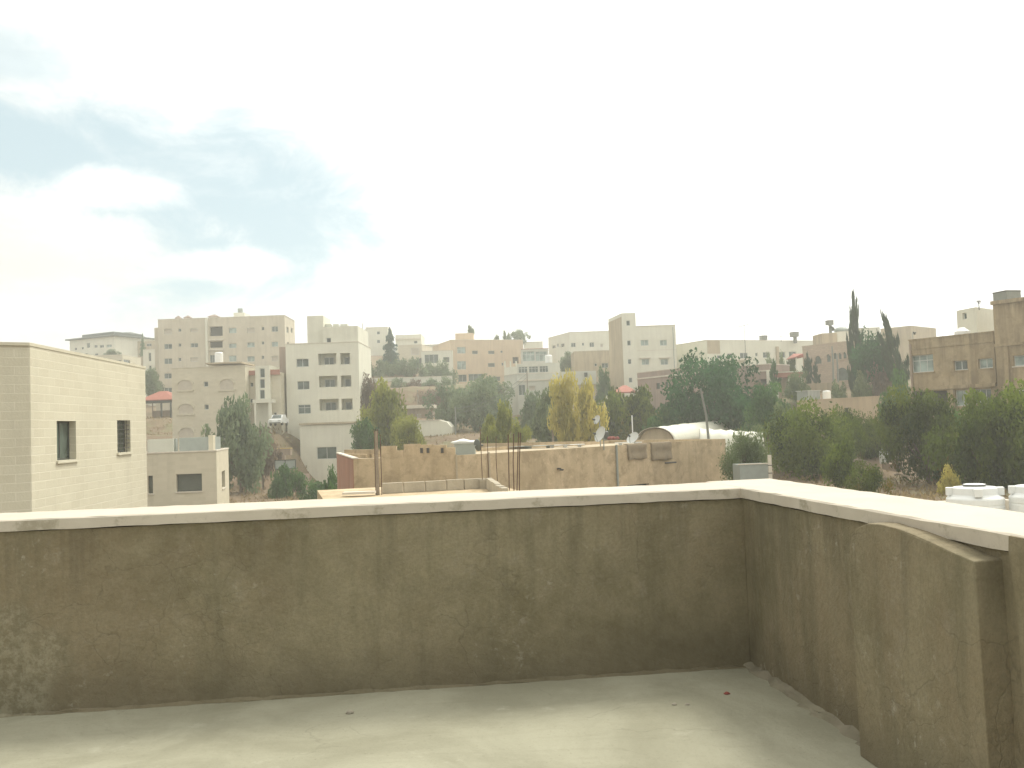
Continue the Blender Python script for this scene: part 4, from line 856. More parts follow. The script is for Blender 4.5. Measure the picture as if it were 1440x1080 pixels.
b = MB(); Fr_.box(b, -.1, Fr_.L+.05, zC+.003, zC+.06, -.2, .05); b.build('side_coping', m_cop, rt2)
# raised, unfinished stretch of front wall with a notch and a broken end
b = MB(); pxs = [(536, 627.5), (557.5, 627), (557.6, 633.5), (567.5, 633), (567.6, 625), (591, 624.2), (591.1, 625.5), (610, 625), (610.1, 626.2), (628, 625.6), (628.2, 629.5), (640, 629)]
top_ = [Fa_.uv(*q) for q in pxs]
for (u0, v0), (u1, v1) in zip(top_, top_[1:]):
    if u1-u0 > .05: b.hexa([Fa_.pt(u0, zC+.003, 0), Fa_.pt(u1, zC+.003, 0), Fa_.pt(u1, zC+.003, -.2), Fa_.pt(u0, zC+.003, -.2)], [Fa_.pt(u0, v0, 0), Fa_.pt(u1, v1, 0), Fa_.pt(u1, v1, -.2), Fa_.pt(u0, v0, -.2)])
b.build('raised_wall', m_conc, rt2)
for px in (593, 602, 622): u, v = Fa_.uv(px, 637); b_ = Fa_.uv(px, 630)[1]; b = MB(); Fa_.box(b, u-.06, u+.06, v, b_, .003, .05); b.build('wall_bracket', m_bar, rt2)
F = Fac(P(484, 633.5, 52.5).xy, P(530, 631.5, 50).xy); b = MB(); F.box(b, 0, F.L, -.3, P(505, 632.5, 51).z, -.2, 0); b.build('rear_parapet', m_conc, rt2)
F = Fac(P(816, 621, 56).xy, P(1012, 611.5, 62).xy); 
A_, B_ = P(640, 624.5, 55), P(822, 620.5, 58); F = Fac(A_.xy, B_.xy)
b = MB(); b.hexa([F.pt(0, zC-.6, 0), F.pt(F.L, zC-.6, 0), F.pt(F.L, zC-.6, -.2), F.pt(0, zC-.6, -.2)], [F.pt(0, A_.z, 0), F.pt(F.L, B_.z, 0), F.pt(F.L, B_.z, -.2), F.pt(0, A_.z, -.2)]); b.build('rear_parapet', m_conc, rt2)
for px in (641, 687, 867): # grooves / pipes on the front face
    F = Fa_ if px < 640 else Fc_; u = F.uv(px, 660)[0]; b = MB(); b.tube([F.pt(u, -5, .06), F.pt(u, zC+.05, .06)], .05 if px != 867 else .06); b.build('drainpipe', m_tanr if px != 867 else m_gmetal, rt2)
for px, py in ((784, 659), (787.5, 660.5), (935, 651)): u, v = Fc_.uv(px, py); b = MB(); b.tube([Fc_.pt(u, v, -.02), Fc_.pt(u+(.7 if px > 900 else 0), v, .22)], .05); b.build('pipe_stub', m_bar, rt2)
# lower front roof with its row of concrete blocks
zS = P(600, 691, 34.5).z
F = Fac(P(538, 680, 34).xy, P(690, 672.5, 35).xy); zT_ = P(600, 675.8, 34.4).z
rlow = thing('low_front_roof', 'low concrete roof edged with a row of grey blocks, in front of the tan house', 'roof', (F.A.x, F.A.y, -6))
b = MB(); q0 = F.A-F.d*2.2; q1 = F.B+F.d*.6; b.prism([(q0+F.n*12).to_tuple(), (q1+F.n*12).to_tuple(), (q1-F.n*4).to_tuple(), (q0-F.n*4).to_tuple()], -6, zS); b.build('slab', m_conc, rlow)
u = .0; k = 0; m_blk = plaster('concrete_block', (.47, .42, .32), (.39, .345, .26), 1.2, .2)
rngb = random.Random(5)
while u < F.L-.2:
    w = .62+.2*rngb.random(); b = MB(); F.box(b, u, min(u+w, F.L), zS+.003, zT_-.03*rngb.random(), -.2, 0); u += w+.035; b.build('concrete_block', m_blk, rlow, bevel=.012)
F2_ = Fac(F.B, P(716, 689, 28.4).xy); u = .05
while u < F2_.L-.3: w = .42; b = MB(); F2_.box(b, u, u+w, zS+.003, zT_+.02-.04*rngb.random(), -.0, .2); u += w+.03; b.build('concrete_block', m_blk, rlow, bevel=.012)
b = MB(); F3 = Fac(P(489, 693, 33).xy, P(527, 693.5, 33).xy); F3.box(b, -.2, F3.L, P(489, 695.5, 33).z, P(489, 692.5, 33).z, -.5, 0); b.build('slab_edge', m_cop, rlow)

def rebars(label, specs, Y, stub=None):
    p0 = P(specs[0][0], specs[0][3], Y); root = thing('rebar_column', label, 'steel bars', (p0.x, p0.y, p0.z), 'starter bars on the low roof')
    for x0, y0, x1, y1 in specs:
        a, c_ = P(x1, y1, Y), P(x0, y0, Y+.1); mid = (a+c_)/2+Vector(((random.random()-.5)*.05, 0, 0)); b = MB(); b.tube([a, mid, c_], .016 if Y > 30 else .02, 6); b.build('bar', m_rust, root)
    if stub:
        x0, x1, yt, yb = stub; a, c_ = P(x0, yb, Y), P(x1, yb, Y); b = MB(); b.box(((a.x+c_.x)/2, Y+.1), abs(c_.x-a.x), .3, a.z-.5, P(x0, yt, Y).z); b.build('column_stub', m_blk, root)
rebars('tall tight bundle of rusty bars with a pale timber at the left end of the low roof', [(526.5, 606, 528.8, 700), (531, 603, 533.5, 700), (534.5, 612, 537, 700), (528.5, 604, 530.5, 700)], 33.5)
o = bpy.data.objects['rebar_column']; b = MB(); a, c_ = P(530.2, 640, 33.4), P(528.6, 606.5, 33.4); b.box((c_.x, 33.4), .09, .09, P(530, 700, 33.4).z, c_.z); b.build('timber', m_wood, o)
rebars('three spaced rusty bars rising at the corner of the block edged roof', [(675, 600.5, 678.5, 679), (685.3, 613.5, 687.8, 679), (697.5, 613.5, 699.5, 677)], 34.8, (675, 686, 674.5, 684))
rebars('four close rusty bars right of the block edged roof corner', [(714.5, 611, 716.2, 690), (722.4, 610, 722.8, 690), (729.3, 608, 727, 690), (732, 608.5, 730.5, 690)], 30)

# things lying and standing on the tan roof
zr = zC-.196
def on_roof(px, py): return Pz(px, py, zr)
cr = thing('metal_cabinet', 'grey green metal box standing on the tan roof behind the bars', 'metal box', (*P(655, 636, 47).xy, zr))
F = Fac(P(639, 636, 47).xy, P(668, 635, 47).xy); b = MB(); F.box(b, 0, F.L, zr, P(650, 624, 47).z, -1, 0); b.build('body', m_gmetal, cr); 
b = MB(); F.box(b, -.05, F.L+.05, P(650, 624, 47).z+.003, P(650, 623, 47).z, -1.05, .05); b.build('lid', m_alu, cr)
bag = MB(); p = P(653, 621.5, 47.4); zb_ = P(650, 623, 47).z
bag.lathe((p.x, 47.5, zb_), [(.5, 0), (.55, .05), (.5, .11), (.3, .15), (.05, .16)], 14); bag.v = [(x*1+(x-p.x)*.3, y, zb_+(z-zb_)*(1+.35*math.sin(x*9))) for x, y, z in bag.v]
single(bag, 'white_sack', m_wmetal, 'white crumpled sack on top of the grey green metal box', 'sack', (p.x, 47.5, zb_), smooth=True)
def dish(name, label, px, py, hpx, Y, az, el, group, mat, zbase, mast=True, dia=None):
    c = P(px, py, Y); r = (dia or hpx/FPX*Y)/2; root = thing(name, label, 'satellite dish', (c.x, c.y, zbase), group)
    n = Vector((math.sin(az)*math.cos(el), -math.cos(az)*math.cos(el), math.sin(el)))   # the way it faces
    Mx = n.to_track_quat('Z', 'Y').to_matrix(); dpt = r*.28
    pro = [(.001, -dpt)]+[(r*k/8, -dpt+dpt*(k/8)**2) for k in range(1, 9)]+[(r*1.02, .01), (r*1.0, -.02)]+[(r*k/8, -dpt-.025+dpt*(k/8)**2) for k in range(7, 0, -1)]
    b = MB(); b.lathe(c, pro, 24, Mx); b.build('reflector', mat, root, smooth=True)
    f = c+n*r*.75; lo = c-Mx @ Vector((0, 0, dpt)); dn = Vector((0, 0, -1)); dn = (dn-n*dn.dot(n)).normalized()
    b = MB(); b.tube([c+dn*r*.95, f+dn*r*.25], .018); a_ = b.build('feed_arm', m_gmetal, root)
    b = MB(); b.lathe(f+dn*r*.2, [(.04, -.08), (.055, 0), (.04, .08)], 10, Mx); b.build('receiver', m_dark, a_)
    b = MB(); b.tube([Vector((lo.x-n.x*.12, lo.y-n.y*.12, zbase)), Vector((lo.x-n.x*.12, lo.y-n.y*.12, c.z)), lo-n*.02], .03); b.build('mast', m_gmetal, root)
    return root
dish('satellite_dish', 'large pale satellite dish standing on the tan roof edge, lower of the stacked two', 843.5, 610.5, 23, 47.2, R(-62), R(22), 'satellite dishes on the tan roof', m_alu, zr)
dish('satellite_dish', 'small pale satellite dish on a mast directly above the larger one', 839, 590, 13, 47.6, R(-60), R(18), 'satellite dishes on the tan roof', m_alu, zr)
dish('satellite_dish', 'pale satellite dish tilted right beside the hanging rugs on the tan roof', 889.5, 615.5, 19, 49.5, R(-48), R(38), 'satellite dishes on the tan roof', m_alu, zr)
dish('satellite_dish', 'dark satellite dish seen from behind next to the grey green metal box', 671.8, 626, 17, 46, R(125), R(10), 'satellite dishes on the tan roof', m_slate, zr)
p = on_roof(851, 617); b = MB(); b.lathe((p.x, p.y, zr), [(.26, 0), (.30, .25), (.30, .55), (.22, .62)], 14); single(b, 'dark_drum', m_dark, 'dark drum standing on the tan roof behind the stacked dishes', 'drum', (p.x, p.y, zr))
b = MB(); p = P(890, 617, 51.5); b.tube([(p.x, p.y, zr), (p.x, p.y, P(890, 584, 51.5).z)], .035); single(b, 'white_pole', m_wmetal, 'thin white pole standing on the tan roof above the tilted dish', 'pole', (p.x, p.y, zr))
# sheets and boards on the roof
rngr = random.Random(3)
for k, (px, py, w, l, m, lab) in enumerate([(705, 631, 1.7, .9, m_alu, 'pale metal sheet lying on the tan roof just right of the dark dish'), (727, 629, 1.9, .8, m_gmetal, 'grey sheet lying on the tan roof behind the four close bars'), (757, 629.5, 1.8, .9, m_gmetal, 'grey board lying on the tan roof between the bars and the pale boards'), (781, 627, 1.3, .7, m_wmetal, 'white board lying on the tan roof below the yellow trees'), (799, 626.3, 1.4, .6, m_wmetal, 'narrow white board lying on the tan roof left of the stacked dishes'), (862, 622, 1.6, .7, m_alu, 'pale flat sheet lying on the tan roof right of the stacked dishes')]):
    p = on_roof(px, py); b = MB(); b.box((p.x, min(p.y, 55)), w, l, zr+.135, zr+.165, rngr.random()*.5-.2); q = [(-w*.3, -.1), (w*.3, .1)]
    for a, c_ in q: b.box((p.x+a, min(p.y, 55)+c_), .2, .25, zr, zr+.133)
    single(b, 'sheet', m, lab, 'sheet', (p.x, min(p.y, 55), zr))
rag = MB(); p = on_roof(856, 618.5)
for k in range(9): a = k*.7; rag.lathe((p.x+.5*math.cos(a)*(k/9)+.3, p.y+.3*math.sin(a), zr), [(.16, 0), (.2, .1), (.1, .22), (.02, .26)], 7)
single(rag, 'rubble_heap', m_redc, 'small reddish heap of rubble on the tan roof behind the dark drum', 'rubble', (p.x, p.y, zr), smooth=True)

def rug(label, x0, x1, ytop, ybot):
    u0, u1 = Fc_.uv(x0, ytop)[0], Fc_.uv(x1, ytop)[0]; vb = Fc_.uv((x0+x1)/2, ybot)[1]; mb = MB()
    N = 14; prof = []
    for k in range(13): prof.append((.045+.02*math.sin(k*.8), vb+(zC+.015-vb)*k/12))
    prof += [(.02, zC+.04), (-.1, zC+.045), (-.24, zC+.04), (-.275, zC+.01), (-.28, zC-.15)]
    for i in range(N+1):
        u = u0+(u1-u0)*i/N
        for j, (w, v) in enumerate(prof):
            k = max(0, (12-j)/12); sag = .03*math.sin(i*.9+.5)*k
            mb.v.append(Fc_.pt(u+.05*k*math.sin(i*.4), v+(.03*math.sin(i*.5) if j == 0 else 0), w+sag+.03*k))
    n = len(prof)
    for i in range(N):
        for j in range(n-1): a = i*n+j; mb.f.append((a, a+n, a+n+1, a+1))
    c0 = Fc_.pt((u0+u1)/2, zC, 0); o = single(mb, 'rug', m_rug, label, 'rug', c0, 'rugs hung over the roof wall', smooth=True)
    s_ = o.modifiers.new('thickness', 'SOLIDIFY'); s_.thickness = .03
rug('brown wool rug hung over the tan roof wall, the left one below the tilted dish', 881.5, 908, 623, 646)
rug('brown wool rug over the tan roof wall, the right one next to the tunnel end', 914.5, 943, 621, 647)

# ------------------------------------------------------------------ plastic tunnel greenhouses
def tunnel(label, xa, ya, Ya, xb, yb, Yb, hw, hh):
    a, b_ = P(xa, ya, Ya), P(xb, yb, Yb); zb = min(a.z, b_.z)-.1; ax = Vector((b_.x-a.x, b_.y-a.y)); L = ax.length; ax /= L; n = Vector((ax.y, -ax.x))
    root = thing('tunnel_greenhouse', label, 'greenhouse', (a.x, a.y, zb), 'plastic tunnels'); rng = random.Random(int(xa)); mb = MB(); Ns = 26; Na = 16
    for i in range(Ns+1):
        sg = 1-.05*abs(math.sin(i*math.pi/Ns*6))-.02*rng.random()
        zz = a.z+(b_.z-a.z)*i/Ns
        for j in range(Na+1):
            an = math.pi*j/Na; q = Vector((a.x, a.y))+ax*(L*i/Ns)+n*(hw*math.cos(an)*(1+.01*rng.random())); mb.v.append((q.x, q.y, zz-.15+(hh+.15)*math.sin(an)**.8*sg))
    m_ = Na+1
    for i in range(Ns):
        for j in range(Na): k = i*m_+j; mb.f.append((k, k+1, k+1+m_, k+m_))
    o = mb.build('plastic_cover', m_film, root, smooth=True); s_ = o.modifiers.new('thickness', 'SOLIDIFY'); s_.thickness = .02
    for i in range(0, 7):
        b = MB(); t_ = i/6; q0 = Vector((a.x, a.y))+ax*(L*t_); zz = a.z+(b_.z-a.z)*t_
        b.tube([(q0.x+n.x*hw*.98*math.cos(math.pi*j/12), q0.y+n.y*hw*.98*math.cos(math.pi*j/12), zz-.2+(hh+.1)*math.sin(math.pi*j/12)**.8) for j in range(13)], .03, 5); b.build('hoop', m_rust, root)
    for t_ in (.03, .97):
        b = MB(); q0 = Vector((a.x, a.y))+ax*(L*t_); zz = a.z+(b_.z-a.z)*t_
        b.poly([(q0.x+n.x*hw*.93*math.cos(math.pi*j/12), q0.y+n.y*hw*.93*math.cos(math.pi*j/12), zz-.2+(hh+.05)*math.sin(math.pi*j/12)**.8) for j in range(13)]); b.build('end_sheet', m_tanr, root)
tunnel('white plastic tunnel greenhouse with its open end facing left, behind the rugs', 921, 623, 78, 1001, 611, 90, 1.75, 1.35)
tunnel('white plastic tunnel greenhouse nearer the grey cistern, its open end facing right', 985, 634, 70, 1074, 640, 69, 1.5, 1.75)

# ------------------------------------------------------------------ garden pieces on the right
zg3 = min(gz(P(1040, 654, 47).x, 47), gz(P(1084, 654, 47).x, 48.5))-.2
ci = thing('concrete_cistern', 'square grey green cistern with a rim, beside a short concrete post', 'cistern', (*P(1042, 676, 47).xy, zg3))
F = Fac(P(1040, 654, 47).xy, P(1081, 652, 47).xy); zt3 = P(1040, 654, 47).z; b = MB()
for u0, u1, w0, w1 in ((0, F.L, -.12, 0), (0, F.L, -1.5, -1.38), (0, .12, -1.375, -.125), (F.L-.12, F.L, -1.375, -.125)): F.box(b, u0, u1, zg3, zt3, w0, w1)
b.build('wall', m_gmetal, ci); b = MB(); F.box(b, -.04, F.L+.02, zt3+.003, zt3+.05, -.14, .03); b.build('rim', m_cop, ci)
b = MB(); F.box(b, .12, F.L-.12, zg3, zt3-.4, -1.37, -.13); b.build('water', m_glass, ci)
ps = thing('concrete_post', 'short pale concrete post right of the square grey green cistern', 'post', (*P(1082.5, 675, 46.5).xy, zg3))
a, c_ = P(1080.6, 640, 46.5), P(1084.8, 640, 46.5); b = MB(); b.box(((a.x+c_.x)/2, 46.6), c_.x-a.x, .16, zg3, a.z); b.build('shaft', m_cop, ps)
b = MB()
for y in (655, 666): z_ = P(1082, y, 46.5).z; b.box(((a.x+c_.x)/2, 46.6), c_.x-a.x+.03, .19, z_, z_+.04)
b.build('band', m_bar, ps)
# neighbour's roof with white plastic tanks
zN = P(1414, 704.5, 23).z
building('neighbour_roof', 'low roof with a pale parapet carrying the white plastic tanks at the right edge', 'house', [(1310, 708, 16.6), (1700, 694, 16.6)], -5, m_cop, back=7, par=1.1, zt=zN, cop=False)
def plastic_tank(label, px, ytop, wpx, Y, ztank):
    c = P(px, ytop, Y); r = wpx/FPX*Y/2; zt = c.z; h = zt-ztank; root = thing('water_tank', label, 'water tank', (c.x, c.y, ztank), 'white plastic tanks on the neighbouring roof')
    s = r/.57; b = MB()
    pro = [(r*.97, 0), (r, .03), (r, h-.46*s), (r*.985, h-.45*s), (r*.985, h-.42*s), (r, h-.41*s), (r, h-.30*s), (r*.985, h-.29*s), (r*.97, h-.275*s), (r*.84, h-.235*s), (r*.80, h-.21*s), (r*.775, h-.075*s), (r*.74, h-.055*s), (r*.45, h-.045*s)]
    b.lathe((c.x, c.y, ztank), pro, 40); b.build('body', m_wmetal, root, smooth=False, bevel=.008)
    for k in range(4):
        an = -1.9+k*math.pi/2; b = MB(); q = (c.x+r*.80*math.cos(an), c.y+r*.80*math.sin(an)); b.box(q, .16*s, .22*s, ztank+h-.235*s, ztank+h-.06*s, an+math.pi/2); b.build('rib', m_wmetal, root, bevel=.01)
    b = MB(); b.lathe((c.x, c.y, ztank+h-.045*s), [(r*.38, 0), (r*.40, .02*s), (r*.40, .045*s), (r*.34, .055*s), (r*.12, .06*s)], 24); l_ = b.build('lid', m_wmetal, root)
    b = MB()
    ri = [(c.x+r*.40*math.cos(k*math.pi/10), c.y+r*.40*math.sin(k*math.pi/10), ztank+h-.012*s) for k in range(21)]
    b.tube(ri, .016*s, 6); b.build('lid_ring', m_bar, l_)
    b = MB(); b.tube([(c.x+r*.05, c.y-r*.76, ztank+h-.12*s), (c.x+r*.05, c.y-r*.76, ztank+h-.19*s)], .012*s, 6); b.tube([(c.x-r*.15, c.y-r, ztank+h-.52*s), (c.x-r*.15, c.y-r*1.12, ztank+h-.52*s)], .03*s, 8); b.build('outlet', m_wmetal, root)
plastic_tank('large white plastic water tank with a dark lid ring beyond the right coping', 1370, 681, 74, 19.5, zN-1.1)
plastic_tank('white plastic water tank cut off by the right edge of the photo', 1458, 679, 72, 19.0, zN-1.1)
# roof tanks, antennas and poles far away
def round_tank(name, label, px, y0, y1, w, Y, m, group=None, legs=0):
    z1, z0 = P(px, y0, Y).z, P(px, y1, Y).z; c = P(px, y1, Y); r = w/FPX*Y/2; h = z1-z0; root = thing(name, label, 'water tank', (c.x, c.y, z0-legs), group)
    b = MB(); b.lathe((c.x, c.y, z0), [(r*.9, 0), (r, .05), (r, h*.88), (r*.8, h*.97), (r*.2, h)], 18); b.build('tank', m, root, smooth=False, bevel=.02)
    if legs:
        b = MB()
        for k in range(4): a = k*math.pi/2+.7; b.tube([(c.x+r*.55*math.cos(a), c.y+r*.55*math.sin(a), z0-legs), (c.x+r*.55*math.cos(a), c.y+r*.55*math.sin(a), z0-.002)], .08)
        b.build('stand', m_tank, root)
round_tank('water_tank', 'white cylindrical tank on the flat roof of the arched stone house', 308, 495, 510.5, 11.5, 124, m_wmetal)
round_tank('water_tank', 'square shouldered white tank on top of the grey white house', 771.7, 499, 510.5, 10.5, 158, m_wmetal)
def box_tank(label, px, y0, y1, w, Y, legs, m=None):
    z1, z0 = P(px, y0, Y).z, P(px, y1, Y).z; c = P(px, y1, Y); s = w/FPX*Y; root = thing('raised_tank', label, 'water tank', (c.x, c.y, z0-legs), 'dark tanks on roofs')
    b = MB(); b.box((c.x, c.y), s, s, z0, z1, .25); b.build('tank', m or m_tank, root, bevel=.04)
    b = MB(); b.box((c.x, c.y), s*1.04, s*1.04, z1-.12, z1-.06, .25); b.build('rim', m_bar, root)
    if legs: b = MB(); b.box((c.x+s*.1, c.y), s*.38, s*.38, z0-legs, z0-.003, .25); b.build('stand', m_tank, root)
box_tank('dark square tank raised on the long white house roof, left of the pair', 1073.6, 472, 478.3, 8.3, 158, .95)
box_tank('dark square tank on a taller stand on the long white house, right of the pair', 1117, 467, 473.8, 9.3, 159, 1.1)
box_tank('dark square tank raised above the roof of the rosy stone house', 1166.6, 450.5, 457.2, 8.2, 132.5, 1.2)
box_tank('big grey square tank on top of the taller wing of the brown building', 1416.5, 409.5, 427, 25, 77, 0.25)
dish('satellite_dish', 'dark tilted satellite dish on the rosy stone house roof under its raised tank', 1170, 462, 8, 132, R(120), R(35), 'satellite dishes on far roofs', m_slate, zs+.3)
dish('satellite_dish', 'small dark dish on the brown building roof edge near the leaning cypress', 1285.5, 468.5, 5, 84, R(100), R(30), 'satellite dishes on far roofs', m_slate, zR-.4)
def antenna(label, px, y0, y1, Y, arm, tilt, n):
    a, c_ = P(px, y1, Y), P(px, y0, Y); root = thing('antenna', label, 'antenna', (a.x, a.y, a.z), 'television antennas'); b = MB(); b.tube([a, Vector((a.x, a.y, c_.z))], .04); b.build('mast', m_bar, root)
    b = MB(); w = arm/FPX*Y; t0 = Vector((a.x, a.y, c_.z)); d = Vector((1, .2, tilt)).normalized(); b.tube([t0-d*w/2, t0+d*w/2], .035)
    for k in range(n): q = t0-d*w/2+d*w*(k+.5)/n; e = Vector((-.2, 1, 0)).normalized()*w*.12; b.tube([q-e, q+e], .025); b.tube([q-Vector((0, 0, .2)), q+Vector((0, 0, .2))], .02)
    b.build('boom', m_bar, root)
antenna('tall thin television antenna with a tilted boom in front of the long white house', 1048.5, 457.5, 500, 150, 17, .28, 7)
antenna('short television antenna on the white roof room of the brown building', 1377, 424, 436, 79, 7, 0, 4)
antenna('short bare mast on the long white house roof between its two tanks', 1098.5, 473, 480.5, 155, 2.5, 0, 1)
def pole(label, px, y0, x1, y1, Y, r, m=None, gr='poles in the valley'):
    a, c_ = P(x1, y1, Y), P(px, y0, Y); b = MB(); b.tube([Vector((a.x, a.y, min(a.z, gz(a.x, a.y)+.0))), (a+c_)/2+Vector((.04, 0, 0)), c_], [r*1.15, r, r*.75]); single(b, 'pole', m or m_wood, label, 'pole', (a.x, a.y, a.z), gr)
pole('thin leaning wooden pole in front of the big dark pine by the tunnels', 985, 546, 999.5, 622, 66, .09, m_tank)
pole('dark utility pole below the spreading cedars right of the cream low house', 640, 572, 640.5, 611, 124, .11, m_tank)
pole('thin dark pole on the pinkish retaining wall left of the cedars', 587, 548, 588, 571, 160, .10, m_tank)
pole('pale thin utility pole in front of the grey white house', 741, 522, 742, 592, 140, .11)
pole('tall dark pole against the rosy stone house, left of two', 1170, 487, 1172, 536, 121, .12, m_tank)
pole('slightly shorter dark pole against the rosy stone house, right of two', 1176.5, 498, 1179, 542, 118, .11, m_tank)
pole('pale slanted trunk like pole under the yellow poplars', 776, 600, 778, 624, 92, .12)
pole('slim dark post at the corner of the second tunnel', 1080, 612, 1081.5, 640, 66, .10, m_rust)
for k, (dz, lab) in enumerate([(-.3, 'upper thin overhead cable strung between two poles under the peach block'), (-.9, 'lower thin overhead cable strung between two poles under the peach block')]):
    a, c_ = P(640, 572, 124), P(741, 522, 140); b = MB(); b.tube([a.lerp(c_, i/12)+Vector((0, 0, dz-1.1*math.sin(math.pi*i/12))) for i in range(13)], .025, 5); single(b, 'cable', m_dark, lab, 'cable', tuple(a), 'overhead cables')
round_tank('water_tank', 'grey green tank on the roof room of the six storey block', 338, 433.5, 439.6, 7, 190, m_gmetal)
# boxes on the low peach roof
b = MB(); F = Fac(P(1135.5, 550, 100).xy, P(1153, 548.5, 101).xy); zt4 = P(1135.5, 550, 100).z
root = thing('roof_cabin', 'grey corrugated cabin on the low peach house roof left of a white tank', 'cabin', (*P(1135.5, 562, 100).xy, zo-.45)); F.box(b, 0, F.L, zo-.45, zt4, -1.5, 0); b.build('wall', m_gmetal, root)
b = MB(); 
for k in range(9): F.box(b, F.L*(k+.2)/9, F.L*(k+.5)/9, zo-.4, zt4-.02, .003, .05)
b.build('corrugation', m_alu, root); b = MB(); F.box(b, -.08, F.L+.08, zt4+.003, zt4+.08, -1.6, .1); b.build('roof', m_alu, root)
round_tank('water_tank', 'white round tank on the low peach house roof beside the corrugated cabin', 1163, 549, 562.5, 11, 99, m_wmetal)
b = MB(); p = P(1353, 466, 78.5); b.lathe((p.x, p.y, zR-.4), [(.62, 0), (.64, .2), (.62, P(1353, 463, 78.5).z-zR+.2), (.2, P(1353, 460.5, 78.5).z-zR+.4)], 18)
single(b, 'water_tank', m_wmetal, 'low white tank in front of the roof room of the brown building', 'water tank', (p.x, p.y, zR-.4))
root = thing('white_barrel', 'white barrel standing in the garden left of the leafy bushes', 'barrel', (*P(1243, 647, 62).xy, P(1243, 647, 62).z)); p = P(1243, 648, 62); r_ = .27
b = MB(); b.lathe((p.x, p.y, p.z-.2), [(r_*.9, 0), (r_, .1), (r_*1.02, .5), (r_, .8), (r_*.7, .92), (r_*.4, .97)], 16); b.build('body', m_wmetal, root)
b = MB(); b.lathe((p.x, p.y, p.z+.772), [(r_*.42, 0), (r_*.42, .07), (r_*.1, .08)], 12); b.build('lid', m_tank, root)
wall('garden_wall', 'low grey garden wall beside the white barrel', 1240, 650, 1260, 654, 60, 57, 660, .3, m_brownd)
for k, (x0, y0, x1, y1, Y, lab) in enumerate([(1200, 648, 1240, 664, 55, 'long pale dead branch lying in the garden left of the bushes'), (1214, 651, 1246, 690, 52, 'pale dead branch bending down to the ground in the garden'), (1258, 668, 1284, 671, 52, 'straight pale stick lying on the reddish garden soil')]):
    a, c_ = P(x0, y0, Y), P(x1, y1, Y); b = MB(); m_ = (a+c_)/2+Vector((.1, 0, .25 if k < 2 else 0)); b.tube([a, a*.7+m_*.3+Vector((0, 0, .1)), m_, c_], [.07, .07, .06, .03]); 
    if k < 2: b.tube([m_, m_+Vector((.5, .3, -.15)), m_+Vector((.9, .2, -.6))], [.04, .03, .01])
    single(b, 'branch', m_wood, lab, 'branch', tuple(c_), 'dead wood in the garden')
# dark framed double panel in the valley
pn = thing('framed_panel', 'dark framed double panel on legs above the green hedge in the valley', 'panel', (*P(386, 662, 95).xy, P(386, 664, 95).z))
F = Fac(P(386, 653, 95).xy, P(416, 652, 95).xy); z0_, z1_ = P(400, 660, 95).z, P(400, 646.5, 95).z; b = MB(); e = .08
for u0, u1, v0, v1 in ((0, F.L, z1_-e, z1_), (0, F.L, z0_, z0_+e), (0, e, z0_+e, z1_-e), (F.L-e, F.L, z0_+e, z1_-e), (F.L/2-e/2, F.L/2+e/2, z0_+e, z1_-e)): F.box(b, u0, u1, v0, v1, -.1, 0)
b.build('frame', m_dark, pn)
for u0, u1 in ((e, F.L/2-e/2), (F.L/2+e/2, F.L-e)): b = MB(); F.box(b, u0, u1, z0_+e, z1_-e, -.08, -.04); b.build('sheet', m_olive if 'm_olive' in globals() else m_gmetal, pn)
for u0 in (.05, F.L-.13): b = MB(); F.box(b, u0, u0+.08, z0_-1.5, z0_-.003, -.09, -.01); b.build('leg', m_dark, pn)
# car parked by the arched house
def car(px, ypx, Y, label):
    c = P(px, ypx, Y); root = thing('parked_car', label, 'car', (c.x, c.y, c.z)); W2 = .85
    def ext(prof, w, name, m, par_, bev=.06):
        b = MB(); b.hexa([(c.x-w, c.y+y, c.z+z) for y, z in prof], [(c.x+w, c.y+y, c.z+z) for y, z in prof]); return b.build(name, m, par_, bevel=bev)
    ext([(0, .3), (.05, .75), (.9, .92), (3.2, .95), (4.1, .85), (4.15, .3)], W2, 'body', m_wmetal, root)
    cb = ext([(.9, .95), (1.5, 1.42), (2.9, 1.44), (3.6, .98)], W2*.86, 'cabin', m_wmetal, root)
    b = MB(); b.hexa([(c.x-W2*.7, c.y+.95, c.z+.98), (c.x+W2*.7, c.y+.95, c.z+.98), (c.x+W2*.62, c.y+1.44, c.z+1.36), (c.x-W2*.62, c.y+1.44, c.z+1.36)], [(c.x-W2*.7, c.y+.88, c.z+.98), (c.x+W2*.7, c.y+.88, c.z+.98), (c.x+W2*.62, c.y+1.37, c.z+1.38), (c.x-W2*.62, c.y+1.37, c.z+1.38)]); b.build('windscreen', m_glass, cb)
    for sx in (-1, 1):
        b = MB(); b.box((c.x+sx*W2*.66, c.y-.01), .3, .1, c.z+.58, c.z+.72); b.build('headlight', m_alu, root)
        for y in (.8, 3.2):
            b = MB(); b.lathe((c.x+sx*(W2-.1), c.y+y, c.z+.3), [(.2, -.1), (.3, -.09), (.3, .09), (.2, .1)], 16, Matrix.Rotation(math.pi/2, 3, 'Y')); w_ = b.build('wheel', m_dark, root)
    b = MB(); b.box((c.x, c.y-.02), W2*1.7, .12, c.z+.3, c.z+.45); b.build('bumper', m_tank, root)
car(386.5, 598.5, 119.5, 'white car parked nose out beside the arched stone house')

